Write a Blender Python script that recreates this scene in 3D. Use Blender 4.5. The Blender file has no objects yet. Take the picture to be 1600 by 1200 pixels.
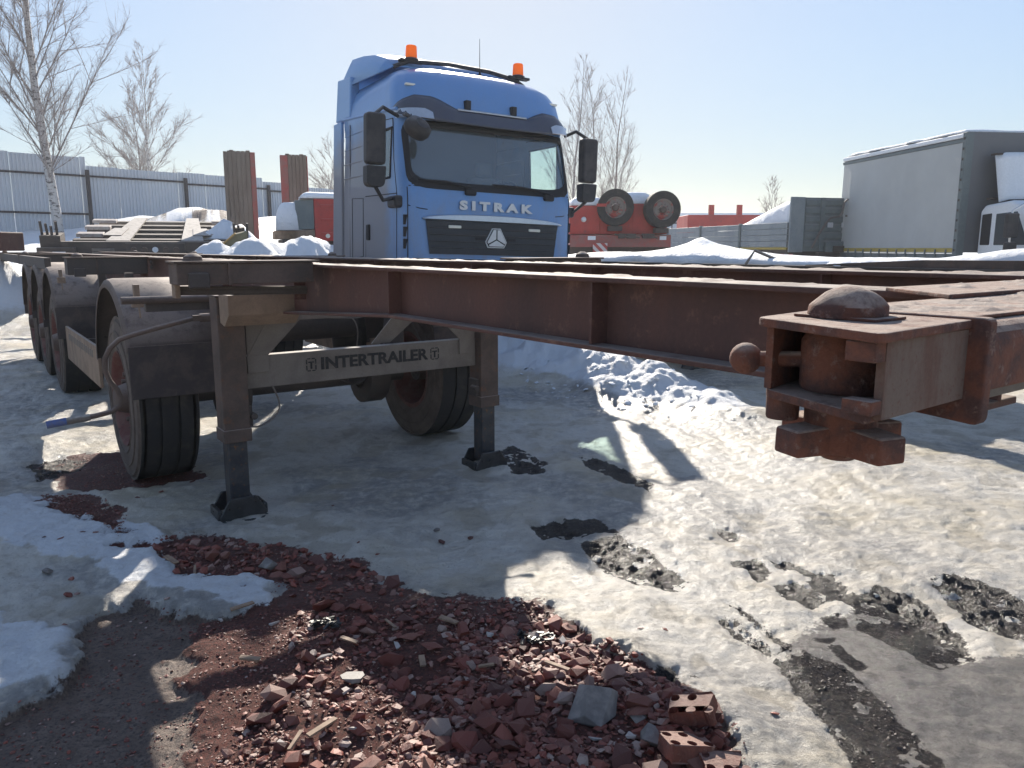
import bpy, math, random
import numpy as np
from mathutils import Vector, Matrix
R = math.radians
sc = bpy.context.scene
col = sc.collection

# ------------------------------------------------------------------ camera, sky, sun, exposure
CAM_H = 1.5
PITCH = math.atan(213/1209.0)
cam_d = bpy.data.cameras.new("camera"); cam = bpy.data.objects.new("camera", cam_d); col.objects.link(cam)
cam.location = (0, 0, CAM_H); cam.rotation_euler = (math.pi/2 - PITCH, 0, 0)
cam_d.sensor_width = 36; cam_d.lens = 36*1209/1600.0; cam_d.clip_start = 0.05; cam_d.clip_end = 2000
sc.camera = cam
SUN_EL, SUN_AZ = 28.0, -2.0
w = bpy.data.worlds.new("World"); sc.world = w; w.use_nodes = True
wn = w.node_tree.nodes; wl = w.node_tree.links
sky = wn.new("ShaderNodeTexSky"); sky.sky_type = 'NISHITA'; sky.sun_disc = False
sky.sun_elevation = R(SUN_EL); sky.sun_rotation = R(SUN_AZ)
sky.air_density = 1.0; sky.dust_density = 0.35; sky.ozone_density = 2.0; sky.altitude = 100
bgn = wn["Background"]; bgn.inputs[1].default_value = 0.15
# thin high haze: soft shoulder on the sky's brightness, the same in every direction
SK = 2.6
bw = wn.new("ShaderNodeRGBToBW"); wl.new(sky.outputs[0], bw.inputs[0])
dv = wn.new("ShaderNodeMath"); dv.operation = 'DIVIDE'; wl.new(bw.outputs[0], dv.inputs[0]); dv.inputs[1].default_value = SK
ad = wn.new("ShaderNodeMath"); ad.operation = 'ADD'; wl.new(dv.outputs[0], ad.inputs[0]); ad.inputs[1].default_value = 1.0
iv = wn.new("ShaderNodeMath"); iv.operation = 'DIVIDE'; iv.inputs[0].default_value = 1.0; wl.new(ad.outputs[0], iv.inputs[1])
vq = wn.new("ShaderNodeVectorMath"); vq.operation = 'SCALE'; wl.new(sky.outputs[0], vq.inputs[0]); wl.new(iv.outputs[0], vq.inputs[3])
vt_ = wn.new("ShaderNodeVectorMath"); vt_.operation = 'MULTIPLY'; vt_.inputs[1].default_value = (.97, 1.0, 1.035); wl.new(vq.outputs[0], vt_.inputs[0])
hz = wn.new("ShaderNodeHueSaturation"); hz.inputs["Saturation"].default_value = .86; wl.new(vt_.outputs[0], hz.inputs["Color"])   # milky spring haze
wl.new(hz.outputs[0], bgn.inputs[0])
sun_d = bpy.data.lights.new("sun", 'SUN'); sun_d.energy = 4.3; sun_d.angle = R(0.55); sun_d.color = (1.0, 0.925, 0.81)
sun = bpy.data.objects.new("sun", sun_d); col.objects.link(sun)
sdir = Vector((math.sin(R(SUN_AZ))*math.cos(R(SUN_EL)), math.cos(R(SUN_AZ))*math.cos(R(SUN_EL)), math.sin(R(SUN_EL))))
sun.rotation_euler = sdir.to_track_quat('Z', 'Y').to_euler(); sun.location = (0, 20, 12)
vs = sc.view_settings; vs.view_transform = 'Standard'; vs.look = 'None'; vs.gamma = 1; vs.exposure = 1.2
try: vs.use_curve_mapping = False
except Exception: pass
try:
    sc.cycles.max_bounces = 6; sc.cycles.transparent_max_bounces = 8
except Exception: pass

# ------------------------------------------------------------------ materials
def newmat(name):
    m = bpy.data.materials.new(name); m.use_nodes = True
    return m, m.node_tree.nodes, m.node_tree.links, m.node_tree.nodes["Principled BSDF"]
def _noise(n, l, scale, detail=5, rough=.6, dist=0.0, coord='Object', vec=None, stretch=None):
    t = n.new("ShaderNodeTexNoise"); t.inputs["Scale"].default_value = scale
    t.inputs["Detail"].default_value = detail; t.inputs["Roughness"].default_value = rough
    t.inputs["Distortion"].default_value = dist
    if vec is None:
        tc = n.new("ShaderNodeTexCoord"); vec = tc.outputs[coord]
    if stretch:
        mp = n.new("ShaderNodeMapping"); mp.inputs["Scale"].default_value = stretch
        l.new(vec, mp.inputs[0]); vec = mp.outputs[0]
    l.new(vec, t.inputs["Vector"]); return t
def _ramp(n, l, src, p0, p1):
    r = n.new("ShaderNodeMapRange"); r.inputs["From Min"].default_value = p0; r.inputs["From Max"].default_value = p1
    r.interpolation_type = 'SMOOTHSTEP'
    l.new(src, r.inputs["Value"]); return r.outputs["Result"]
def _mix(n, l, fac, a, b):
    x = n.new("ShaderNodeMix"); x.data_type = 'RGBA'
    if isinstance(fac, float): x.inputs[0].default_value = fac
    else: l.new(fac, x.inputs[0])
    for i, c in ((6, a), (7, b)):
        if isinstance(c, tuple): x.inputs[i].default_value = (*c, 1) if len(c) == 3 else c
        else: l.new(c, x.inputs[i])
    return x.outputs[2]
def _math(n, l, op, a, b=None, clamp=False):
    x = n.new("ShaderNodeMath"); x.operation = op; x.use_clamp = clamp
    for i, c in enumerate((a, b)):
        if c is None: continue
        if isinstance(c, (int, float)): x.inputs[i].default_value = c
        else: l.new(c, x.inputs[i])
    return x.outputs[0]
def _bump(n, l, b, h, dist, strength=1.0, prev=None):
    x = n.new("ShaderNodeBump"); x.inputs["Distance"].default_value = dist; x.inputs["Strength"].default_value = strength
    l.new(h, x.inputs["Height"])
    if prev is not None: l.new(prev, x.inputs["Normal"])
    if b is not None: l.new(x.outputs[0], b.inputs["Normal"])
    return x.outputs[0]
def worn(name, c1, c2, rough=.6, metal=0.0, scale=3.0, lo=.4, hi=.65, dust=None, dustamt=1.0, bump=.002, bscale=60, c3=None, spec=.4, coat=0.0, streak=False, edge_dust=.2):
    """paint / rust with patches of a second colour, fine grain and settled dirt on faces that look up"""
    m, n, l, b = newmat(name)
    a = _noise(n, l, scale, 7, .65, .3, stretch=(1, 1, .25) if streak else None)
    f = _ramp(n, l, a.outputs[0], lo, hi)
    c = _mix(n, l, f, c1, c2)
    if c3:
        a3 = _noise(n, l, scale*4.3, 6, .7)
        c = _mix(n, l, _ramp(n, l, a3.outputs[0], .55, .7), c, c3)
    g = _noise(n, l, bscale, 4, .7)
    if dust:
        geo = n.new("ShaderNodeNewGeometry"); sx = n.new("ShaderNodeSeparateXYZ"); l.new(geo.outputs["Normal"], sx.inputs[0])
        up = _ramp(n, l, sx.outputs[2], edge_dust, .85)
        dn = _noise(n, l, scale*2.5, 6, .7)
        up = _math(n, l, 'MULTIPLY', up, _ramp(n, l, dn.outputs[0], .25, .55))
        up = _math(n, l, 'MULTIPLY', up, dustamt)
        c = _mix(n, l, up, c, dust)
    # fine tonal grain
    hs = n.new("ShaderNodeHueSaturation"); l.new(c, hs.inputs["Color"])
    l.new(_math(n, l, 'ADD', _math(n, l, 'MULTIPLY', g.outputs[0], .5), .75), hs.inputs["Value"])
    l.new(hs.outputs[0], b.inputs["Base Color"])
    l.new(_math(n, l, 'ADD', _math(n, l, 'MULTIPLY', a.outputs[0], .3), rough-.15, True), b.inputs["Roughness"])
    b.inputs["Metallic"].default_value = metal; b.inputs["Specular IOR Level"].default_value = spec
    b.inputs["Coat Weight"].default_value = coat
    if bump:
        nb = _noise(n, l, bscale*.35, 6, .75)
        _bump(n, l, b, nb.outputs[0], bump)
    return m
def plain(name, c, rough=.5, metal=0.0, spec=.5, emit=None, trans=0.0, ior=1.45, alpha=1.0):
    m, n, l, b = newmat(name)
    g = _noise(n, l, 25, 4, .6)
    v = _mix(n, l, g.outputs[0], tuple(x*.85 for x in c), tuple(min(1, x*1.12) for x in c))
    l.new(v, b.inputs["Base Color"]); b.inputs["Roughness"].default_value = rough; b.inputs["Metallic"].default_value = metal
    b.inputs["Specular IOR Level"].default_value = spec; b.inputs["Transmission Weight"].default_value = trans; b.inputs["IOR"].default_value = ior
    b.inputs["Alpha"].default_value = alpha
    return m
DUST = (.25, .21, .185)
M = {}
M['rust'] = worn('rust_primer', (.105, .044, .033), (.075, .038, .032), .75, 0, 2.2, dust=(.27, .22, .19), c3=(.17, .088, .064), bump=.0025, bscale=70, streak=True)
M['rust_near'] = worn('rust_scaled', (.19, .07, .042), (.095, .048, .04), .85, 0, 14, .42, .6, dust=(.36, .27, .22), c3=(.24, .15, .12), bump=.006, bscale=230, edge_dust=.35)
M['rust_pale'] = worn('worn_bare_paint', (.12, .062, .045), (.155, .11, .088), .85, 0, 30, .35, .6, c3=(.13, .06, .045), bump=.001, bscale=260, streak=True)
M['dark'] = worn('dark_grimy_steel', (.055, .045, .042), (.08, .063, .055), .75, 0, 3, dust=(.2, .165, .14), bump=.001, bscale=90)
M['grime'] = worn('mud_coated_steel', (.115, .08, .066), (.075, .056, .048), .85, 0, 4, dust=(.24, .19, .165), c3=(.13, .07, .045), bump=.0015, bscale=90)
M['beam'] = worn('dusty_grey_paint', (.17, .145, .125), (.13, .11, .096), .8, 0, 4, dust=(.42, .38, .34), bump=.0008, bscale=120)
M['tan'] = worn('tan_galvanised_mud', (.27, .19, .135), (.2, .14, .10), .85, 0, 6, dust=(.36, .3, .25), bump=.001, bscale=120)
M['guard'] = worn('dusty_plastic', (.085, .066, .06), (.115, .085, .076), .8, 0, 5, .35, .7, dust=(.24, .19, .16), bump=.0012, bscale=140, edge_dust=.1, c3=(.06, .045, .04))
M['flap'] = worn('mud_flap', (.05, .04, .041), (.085, .066, .06), .85, 0, 9, .4, .62, dust=(.27, .22, .19), bump=.0008, bscale=160)
M['tyre'] = worn('tyre_rubber', (.022, .021, .022), (.05, .043, .038), .8, 0, 7, .45, .7, bump=.0012, bscale=120)
M['wall'] = worn('muddy_tyre_sidewall', (.125, .095, .078), (.085, .065, .055), .9, 0, 9, .35, .65, bump=.001, bscale=120)
M['rim'] = worn('rusty_rim', (.12, .035, .03), (.16, .085, .07), .8, 0, 7, c3=(.05, .035, .03), bump=.001, bscale=120)
M['hoses'] = plain('dusty_hose', (.12, .1, .09), .7)
M['blue_grip'] = worn('blue_grip', (.07, .11, .3), (.12, .13, .2), .6, 0, 20, bump=.0005)
M['cutout_dark'] = worn('cutout_shade', (.018, .018, .02), (.06, .052, .048), .8, 0, 40, .5, .72, bump=0)  # dark tone painted in for the shade inside the cut-out letters
M['icecrust'] = worn('frozen_black_grease', (.012, .013, .016), (.03, .03, .033), .3, 0, 12, bump=.003, bscale=60, spec=.6)
M['blue'] = worn('blue_cab_paint', (.12, .262, .52), (.13, .272, .51), .38, .1, 1.1, .4, .7, dust=(.3, .33, .38), dustamt=.25, bump=0.0, spec=.5, coat=.35)
M['visor'] = plain('smoked_visor', (.055, .06, .085), .35)
M['blackplastic'] = worn('black_plastic', (.02, .02, .024), (.045, .04, .042), .6, 0, 6, dust=(.12, .11, .11), bump=.0004)
M['grille'] = worn('grille_plastic', (.022, .028, .036), (.03, .036, .045), .5, 0, 6, bump=.0003)
M['chrome'] = plain('brushed_silver', (.55, .56, .58), .32, .8)
M['silver'] = plain('silver_letter', (.55, .56, .58), .4, .5)
M['lamp_white'] = plain('lamp_lens', (.75, .72, .62), .3)
M['seat'] = plain('seat_cloth', (.05, .055, .065), .9)
M['gasket'] = plain('rubber_seam', (.012, .013, .018), .7)
M['red'] = worn('red_trailer_paint', (.42, .045, .035), (.33, .04, .035), .55, 0, 1.5, dust=(.3, .2, .18), c3=(.22, .05, .045), bump=.0006)
M['redfade'] = worn('faded_red_edge', (.33, .075, .065), (.25, .11, .095), .7, 0, 5, .35, .6, bump=.0008)
M['wood'] = worn('weathered_planks', (.15, .12, .095), (.2, .17, .14), .85, 0, 2.5, dust=(.3, .27, .24), bump=.002, streak=True)
M['greyboard'] = worn('grey_dropside', (.24, .27, .28), (.19, .22, .24), .5, .2, 2, dust=(.3, .3, .3), bump=.0005)
M['greydark'] = worn('grey_bulkhead', (.12, .145, .15), (.155, .18, .18), .6, .1, 2, bump=.0005, dust=(.2, .2, .2))
M['yellow'] = plain('yellow_tape', (.38, .29, .07), .6)
M['steelpost'] = worn('brown_fence_steel', (.035, .03, .036), (.055, .045, .045), .7, 0, 3, bump=.0005)
M['galv'] = worn('galvanised_sheet', (.46, .49, .53), (.53, .555, .58), .5, .1, .35, .35, .7, bump=.0003, streak=True)
M['whitepaint'] = plain('white_paint', (.7, .72, .74), .45)
M['container_green'] = worn('olive_wedge', (.14, .12, .07), (.19, .17, .1), .8, 0, 3)
M['ochre'] = worn('ochre_strap', (.35, .22, .07), (.25, .16, .06), .8, 0, 6)
M['buildgrey'] = worn('grey_building_wall', (.42, .46, .5), (.36, .4, .45), .7, 0, .4, bump=0)
M['bark'] = None
def tarp_mat(name, c, tl=.35):
    m, n, l, b = newmat(name)
    a = _noise(n, l, 1.3, 6, .6); v = _mix(n, l, a.outputs[0], tuple(x*.86 for x in c), tuple(min(1, x*1.1) for x in c))
    l.new(v, b.inputs["Base Color"]); b.inputs["Roughness"].default_value = .6
    w1 = _noise(n, l, 1.6, 4, .5, 1.0); _bump(n, l, b, w1.outputs[0], .03)
    if tl:
        tr = n.new("ShaderNodeBsdfTranslucent"); l.new(v, tr.inputs[0])
        mx = n.new("ShaderNodeMixShader"); mx.inputs[0].default_value = tl
        l.new(b.outputs[0], mx.inputs[1]); l.new(tr.outputs[0], mx.inputs[2])
        l.new(mx.outputs[0], n["Material Output"].inputs[0])
    return m
M['tarp'] = tarp_mat('white_tarpaulin', (.66, .67, .65))
M['tarpdark'] = tarp_mat('grey_tarpaulin', (.115, .12, .13), 0)
def cab_side_mat():
    m, n, l, b = newmat('blue_paint_under_road_grime')
    tc = n.new("ShaderNodeTexCoord"); s = n.new("ShaderNodeSeparateXYZ"); l.new(tc.outputs["Object"], s.inputs[0])
    nz = _noise(n, l, 1.7, 7, .65)
    t = _math(n, l, 'ADD', s.outputs[1], _math(n, l, 'MULTIPLY', _math(n, l, 'SUBTRACT', nz.outputs[0], .5), 1.0))
    f1 = _ramp(n, l, t, .15, .75)                      # dirt thrown back along the cab side
    zz = _math(n, l, 'ADD', s.outputs[2], _math(n, l, 'MULTIPLY', _math(n, l, 'SUBTRACT', nz.outputs[0], .5), 1.2))
    f2 = _ramp(n, l, zz, 3.3, 2.5)
    f = _math(n, l, 'MULTIPLY', _math(n, l, 'MULTIPLY', f1, f2), .9)
    nf = _noise(n, l, 5, 8, .75, .5, stretch=(1, 1, .35)); f3 = _math(n, l, 'MULTIPLY', _math(n, l, 'ADD', _ramp(n, l, zz, 2.9, 1.2), .25), _math(n, l, 'MULTIPLY', _ramp(n, l, nf.outputs[0], .35, .75), .42)); f = _math(n, l, 'MAXIMUM', f, f3)
    c = _mix(n, l, f, (.12, .262, .52), (.24, .23, .235))
    fine = _noise(n, l, 90, 4, .7)
    hs = n.new("ShaderNodeHueSaturation"); l.new(c, hs.inputs["Color"])
    l.new(_math(n, l, 'ADD', _math(n, l, 'MULTIPLY', fine.outputs[0], .3), .85), hs.inputs["Value"])
    l.new(hs.outputs[0], b.inputs["Base Color"])
    l.new(_math(n, l, 'ADD', _math(n, l, 'MULTIPLY', f, .4), .36), b.inputs["Roughness"])
    b.inputs["Coat Weight"].default_value = .3; b.inputs["Metallic"].default_value = .1
    return m
M['cab'] = cab_side_mat()
def glass_mat(name, tint, refl=.12, rough=.02, body=.0, bodyc=(.12, .17, .2)):
    m, n, l, b = newmat(name)
    n.remove(b)
    tr = n.new("ShaderNodeBsdfTransparent"); tr.inputs[0].default_value = (*tint, 1)
    gl = n.new("ShaderNodeBsdfGlossy"); gl.inputs["Roughness"].default_value = rough; gl.inputs[0].default_value = (.9, .95, 1, 1)
    df = n.new("ShaderNodeBsdfDiffuse"); df.inputs[0].default_value = (*bodyc, 1)
    fr0 = n.new("ShaderNodeLayerWeight"); fr0.inputs[0].default_value = .5; fr = n.new('ShaderNodeMath'); fr.operation = 'POWER'; fr.inputs[1].default_value = 4.0; l.new(fr0.outputs['Facing'], fr.inputs[0])
    nz = _noise(n, l, 6, 5, .6)
    m1 = n.new("ShaderNodeMixShader")
    l.new(_math(n, l, 'MULTIPLY', nz.outputs[0], body*2, True), m1.inputs[0]); l.new(tr.outputs[0], m1.inputs[1]); l.new(df.outputs[0], m1.inputs[2])
    m2 = n.new("ShaderNodeMixShader"); l.new(_math(n, l, 'ADD', fr.outputs[0], refl, True), m2.inputs[0])
    l.new(m1.outputs[0], m2.inputs[1]); l.new(gl.outputs[0], m2.inputs[2])
    l.new(m2.outputs[0], n["Material Output"].inputs[0]); return m
M['glass'] = glass_mat('windscreen_glass', (.82, .93, .91), .11, .06, .19, (.34, .40, .44))  # grey diffuse share imitates a hazy reflection on the glass
M['glass_side'] = glass_mat('side_glass', (.86, 1.0, .95), .04, .02, .0)
def orange_mat():
    m, n, l, b = newmat('amber_beacon_lens')
    b.inputs["Base Color"].default_value = (.95, .30, .04, 1); b.inputs["Roughness"].default_value = .25
    tr = n.new("ShaderNodeBsdfTranslucent"); tr.inputs[0].default_value = (1, .36, .04, 1)
    mx = n.new("ShaderNodeMixShader"); mx.inputs[0].default_value = .55
    l.new(b.outputs[0], mx.inputs[1]); l.new(tr.outputs[0], mx.inputs[2]); l.new(mx.outputs[0], n["Material Output"].inputs[0])
    return m
M['amber'] = orange_mat()
M['dark_glass'] = plain('dark_reflective_glass', (.06, .075, .085), .08, 0, .8)
def stripe_mat():
    m, n, l, b = newmat('red_white_hazard_stripes')
    tc = n.new("ShaderNodeTexCoord"); wv = n.new("ShaderNodeTexWave"); wv.wave_profile = 'SAW'; wv.bands_direction = 'DIAGONAL'
    wv.inputs["Scale"].default_value = 2.6; l.new(tc.outputs["Object"], wv.inputs[0])
    st = _math(n, l, 'GREATER_THAN', wv.outputs["Fac"], .5)
    l.new(_mix(n, l, st, (.4, .06, .05), (.55, .5, .48)), b.inputs["Base Color"]); b.inputs["Roughness"].default_value = .5
    return m
M['hazard'] = stripe_mat()
def snow_mat(name='clean_snow', c=(.88, .89, .91), dirt=0.1, dirtc=(.42, .36, .31)):
    m, n, l, b = newmat(name)
    a = _noise(n, l, 1.8, 8, .7); f = _math(n, l, 'MULTIPLY', _ramp(n, l, a.outputs[0], .45, .75), dirt)
    l.new(_mix(n, l, f, c, dirtc), b.inputs["Base Color"]); b.inputs["Roughness"].default_value = .65
    b.inputs["Specular IOR Level"].default_value = .25
    try:
        b.inputs["Subsurface Weight"].default_value = .0
    except Exception: pass
    b1 = _noise(n, l, 9, 8, .7); nn = _bump(n, l, None, b1.outputs[0], .05)
    b2 = _noise(n, l, 140, 4, .7); _bump(n, l, b, b2.outputs[0], .004, 1, nn)
    return m
M['snow'] = snow_mat()
M['snow_dirty'] = snow_mat('dirty_snow', (.62, .62, .64), .9, (.2, .16, .13))
def bark_mat(name, c1, c2, sc_=6):
    m, n, l, b = newmat(name)
    a = _noise(n, l, sc_, 5, .7, .2, stretch=(1, 1, 2.2)); f = _ramp(n, l, a.outputs[0], .52, .6)
    l.new(_mix(n, l, f, c1, c2), b.inputs["Base Color"]); b.inputs["Roughness"].default_value = .85; return m
M['birch'] = bark_mat('birch_bark', (.44, .42, .40), (.08, .07, .07))
M['twig'] = bark_mat('birch_twigs', (.24, .20, .185), (.32, .27, .25))
M['limb'] = bark_mat('birch_limbs', (.26, .235, .225), (.1, .08, .08))
def brick_mat():
    m, n, l, b = newmat('broken_brick')
    at = n.new("ShaderNodeAttribute"); at.attribute_name = 'rnd'
    oi = n.new("ShaderNodeObjectInfo")
    rv = _math(n, l, 'FRACT', _math(n, l, 'ADD', at.outputs["Fac"], oi.outputs["Random"]))
    cr = n.new("ShaderNodeValToRGB"); l.new(rv, cr.inputs[0]); e = cr.color_ramp.elements
    e[0].position = 0; e[0].color = (.20, .042, .026, 1); e[1].position = 1; e[1].color = (.28, .11, .075, 1)
    for p, c in ((.2, (.07, .022, .017)), (.42, (.25, .062, .038)), (.62, (.14, .034, .022)), (.8, (.21, .07, .045)), (.94, (.33, .24, .20))):
        x = e.new(p); x.color = (*c, 1)
    nz = _noise(n, l, 30, 6, .7); c = _mix(n, l, _ramp(n, l, nz.outputs[0], .5, .75), cr.outputs[0], (.14, .065, .05))
    l.new(c, b.inputs["Base Color"]); b.inputs["Roughness"].default_value = .55
    n2 = _noise(n, l, 160, 5, .7); _bump(n, l, b, n2.outputs[0], .002)
    return m
M['brick'] = brick_mat()
M['chipwhite'] = worn('plaster_chip', (.40, .36, .33), (.28, .22, .20), .7, 0, 12, bump=.001)
M['chipwood'] = worn('splintered_wood', (.3, .2, .13), (.2, .13, .09), .7, 0, 20, bump=.001, streak=True)
M['char'] = worn('charred_scrap', (.012, .013, .014), (.04, .04, .042), .4, 0, 20, bump=.004, bscale=60)
M['stone'] = worn('wet_concrete_lump', (.15, .13, .12), (.24, .21, .19), .6, 0, 14, bump=.002)

# ------------------------------------------------------------------ mesh helpers
class MB:
    def __init__(s): s.v = []; s.f = []; s.a = []
    def add(s, vs_, fs, a=0.0):
        o = len(s.v); s.v += [tuple(p) for p in vs_]; s.f += [tuple(i+o for i in f) for f in fs]; s.a += [a]*len(vs_); return s
    def box(s, x, y, z, m=None, a=0.0):
        P = [(i, j, k) for k in z for j in y for i in x]
        if m is not None: P = [tuple(m @ Vector(p)) for p in P]
        return s.add(P, [(0, 2, 3, 1), (4, 5, 7, 6), (0, 1, 5, 4), (2, 6, 7, 3), (0, 4, 6, 2), (1, 3, 7, 5)], a)
    def cbox(s, c, d, rz=0, rx=0, ry=0, a=0.0):
        m = Matrix.Translation(c) @ Matrix.Rotation(rz, 4, 'Z') @ Matrix.Rotation(ry, 4, 'Y') @ Matrix.Rotation(rx, 4, 'X')
        return s.box((-d[0]/2, d[0]/2), (-d[1]/2, d[1]/2), (-d[2]/2, d[2]/2), m, a)
    def prism(s, poly, z0, z1, ax='z', m=None):
        """poly of 2D points swept along ax"""
        n = len(poly); P = []
        for t in (z0, z1):
            for p, q in poly:
                P.append({'z': (p, q, t), 'x': (t, p, q), 'y': (p, t, q)}[ax])
        if m is not None: P = [tuple(m @ Vector(p)) for p in P]
        F = [tuple(range(n))[::-1], tuple(range(n, 2*n))] + [(i, (i+1) % n, n+(i+1) % n, n+i) for i in range(n)]
        return s.add(P, F)
    def bar(s, a, b, w_, h, up=(0, 0, 1)):
        a = Vector(a); b = Vector(b); d = (b-a); L = d.length; d.normalize(); up = Vector(up)
        if abs(d.dot(up)) > .97: up = Vector((0, 1, 0))
        x = d.cross(up).normalized(); z = x.cross(d)
        P = []
        for p in (a, b):
            for i, j in ((-1, -1), (1, -1), (1, 1), (-1, 1)): P.append(tuple(p + x*w_/2*i + z*h/2*j))
        return s.add(P, [(3, 2, 1, 0), (4, 5, 6, 7), (0, 1, 5, 4), (1, 2, 6, 5), (2, 3, 7, 6), (3, 0, 4, 7)])
    def tube(s, pts, r, n=8, cap=True):
        pts = [Vector(p) for p in pts]; k = len(pts); rs = r if isinstance(r, (list, tuple)) else [r]*k
        P = []; prev = None
        for i, p in enumerate(pts):
            d = (pts[min(i+1, k-1)]-pts[max(i-1, 0)]); d.normalize()
            if prev is None:
                x = d.orthogonal().normalized()
            else:
                x = prev - d*prev.dot(d); x = x.normalized() if x.length > 1e-6 else d.orthogonal().normalized()
            prev = x; y = d.cross(x)
            for j in range(n):
                t = 2*math.pi*j/n; P.append(tuple(p + (x*math.cos(t)+y*math.sin(t))*rs[i]))
        F = [(i*n+j, i*n+(j+1) % n, (i+1)*n+(j+1) % n, (i+1)*n+j) for i in range(k-1) for j in range(n)]
        if cap: F += [tuple(range(n))[::-1], tuple(range((k-1)*n, k*n))]
        return s.add(P, F)
    def lathe(s, prof, n=32, ax='x', c=(0, 0, 0), a0=0, a1=2*math.pi, closed=False):
        """prof: (along axis, radius)"""
        full = abs(a1-a0-2*math.pi) < 1e-6; cols = n if full else n+1; P = []
        for t, r in prof:
            for j in range(cols):
                th = a0+(a1-a0)*j/n; q = (math.cos(th)*r, math.sin(th)*r)
                P.append({'x': (c[0]+t, c[1]+q[0], c[2]+q[1]), 'z': (c[0]+q[0], c[1]+q[1], c[2]+t), 'y': (c[0]+q[0], c[1]+t, c[2]+q[1])}[ax])
        F = []; k = len(prof)
        rng = range(k) if closed else range(k-1)
        for i in rng:
            i2 = (i+1) % k
            for j in range(n): F.append((i*cols+j, i*cols+(j+1) % cols, i2*cols+(j+1) % cols, i2*cols+j))
        return s.add(P, F)
    def grid(s, P, nu, nv):
        return s.add(P, [(i*nv+j, i*nv+j+1, (i+1)*nv+j+1, (i+1)*nv+j) for i in range(nu-1) for j in range(nv-1)])
def mesh_from(name, mb, mat, smooth=False):
    me = bpy.data.meshes.new(name); me.from_pydata(mb.v, [], mb.f)
    if mat is not None: me.materials.append(mat)
    me.validate(clean_customdata=False)
    import bmesh
    b = bmesh.new(); b.from_mesh(me); bmesh.ops.recalc_face_normals(b, faces=b.faces); b.to_mesh(me); b.free()
    if any(mb.a):
        at = me.attributes.new('rnd', 'FLOAT', 'POINT'); at.data.foreach_set('value', mb.a)
    if smooth:
        for p in me.polygons: p.use_smooth = True
    return me
def part(name, mb, mat, parent=None, bevel=0.0, smooth=False, seg=2, label=None, loc=None, solid=0.0, sub=0):
    me = mesh_from(name, mb, mat, smooth)
    o = bpy.data.objects.new(name, me); col.objects.link(o)
    if parent is not None: o.parent = parent
    if loc is not None: o.location = loc
    if solid:
        m = o.modifiers.new('solid', 'SOLIDIFY'); m.thickness = solid; m.offset = 0
    if bevel:
        m = o.modifiers.new('bevel', 'BEVEL'); m.width = bevel; m.segments = seg; m.limit_method = 'ANGLE'; m.angle_limit = R(35)
    if sub:
        m = o.modifiers.new('sub', 'SUBSURF'); m.levels = sub; m.render_levels = sub
    if smooth and not sub:
        try:
            me.shade_smooth() if False else None
            m = None
            for e in me.edges: pass
            import bmesh
            b = bmesh.new(); b.from_mesh(me)
            for e in b.edges:
                if len(e.link_faces) == 2 and e.calc_face_angle(0) > R(38): e.smooth = False
            b.to_mesh(me); b.free()
        except Exception: pass
    if label: o['label'] = label
    return o
def empty(name, loc=(0, 0, 0), rz=0.0, label=None, cat=None, group=None, parent=None, rot=None):
    o = bpy.data.objects.new(name, None); col.objects.link(o); o.location = loc
    o.rotation_euler = rot if rot else (0, 0, rz); o.empty_display_size = .2
    if parent is not None: o.parent = parent
    if label: o['label'] = label; o['category'] = cat
    if group: o['group'] = group
    return o
def tag(o, label=None, cat=None, group=None, kind=None):
    if label: o['label'] = label
    if cat: o['category'] = cat
    if group: o['group'] = group
    if kind: o['kind'] = kind
    return o
KIDS = {}
def copy_tree(o, parent=None, loc=None, rot=None):
    c = o.copy(); col.objects.link(c)
    if parent is not None: c.parent = parent
    if loc is not None: c.location = loc
    if rot is not None: c.rotation_euler = rot
    for ch in [x for x in list(o.children)]: copy_tree(ch, c)
    return c
def text_mesh(txt, size, extr=.002, bold=0.0, sx=1.0, align='CENTER'):
    cu = bpy.data.curves.new('lettering', 'FONT'); cu.body = txt; cu.size = size; cu.extrude = extr; cu.offset = bold
    cu.align_x = align; cu.align_y = 'CENTER'; cu.resolution_u = 4
    o = bpy.data.objects.new('lettering', cu); col.objects.link(o)
    bpy.context.view_layer.update()
    me = bpy.data.meshes.new_from_object(o.evaluated_get(bpy.context.evaluated_depsgraph_get()))
    bpy.data.objects.remove(o); 
    for v in me.vertices: v.co.x *= sx
    return me
# numpy noise ------------------------------------------------------
def _hash(ix, iy, seed):
    h = (ix.astype(np.int64)*374761393 + iy.astype(np.int64)*668265263 + seed*1442695041) & 0xffffffff
    h = ((h ^ (h >> 13))*1274126177) & 0xffffffff
    return ((h ^ (h >> 16)) & 0xffff)/65535.0
def vnoise(x, y, seed=0):
    ix = np.floor(x); iy = np.floor(y); fx = x-ix; fy = y-iy
    fx = fx*fx*fx*(fx*(fx*6-15)+10); fy = fy*fy*fy*(fy*(fy*6-15)+10)
    ix = ix.astype(np.int64); iy = iy.astype(np.int64)
    a = _hash(ix, iy, seed); b = _hash(ix+1, iy, seed); c = _hash(ix, iy+1, seed); d = _hash(ix+1, iy+1, seed)
    return (a*(1-fx)+b*fx)*(1-fy)+(c*(1-fx)+d*fx)*fy
def fbm(x, y, sc_, octv=4, seed=0, gain=.5):
    t = 0; amp = 1; s = 0; x = x/sc_; y = y/sc_
    for o in range(octv):
        t = t + amp*vnoise(x*1.0+o*17.3, y+o*9.1, seed+o); s += amp; amp *= gain; x, y = (x*1.62+y*1.18), (y*1.62-x*1.18)
    return t/s
def sstep(a, b, x):
    t = np.clip((x-a)/(b-a), 0, 1); return t*t*(3-2*t)

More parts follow.
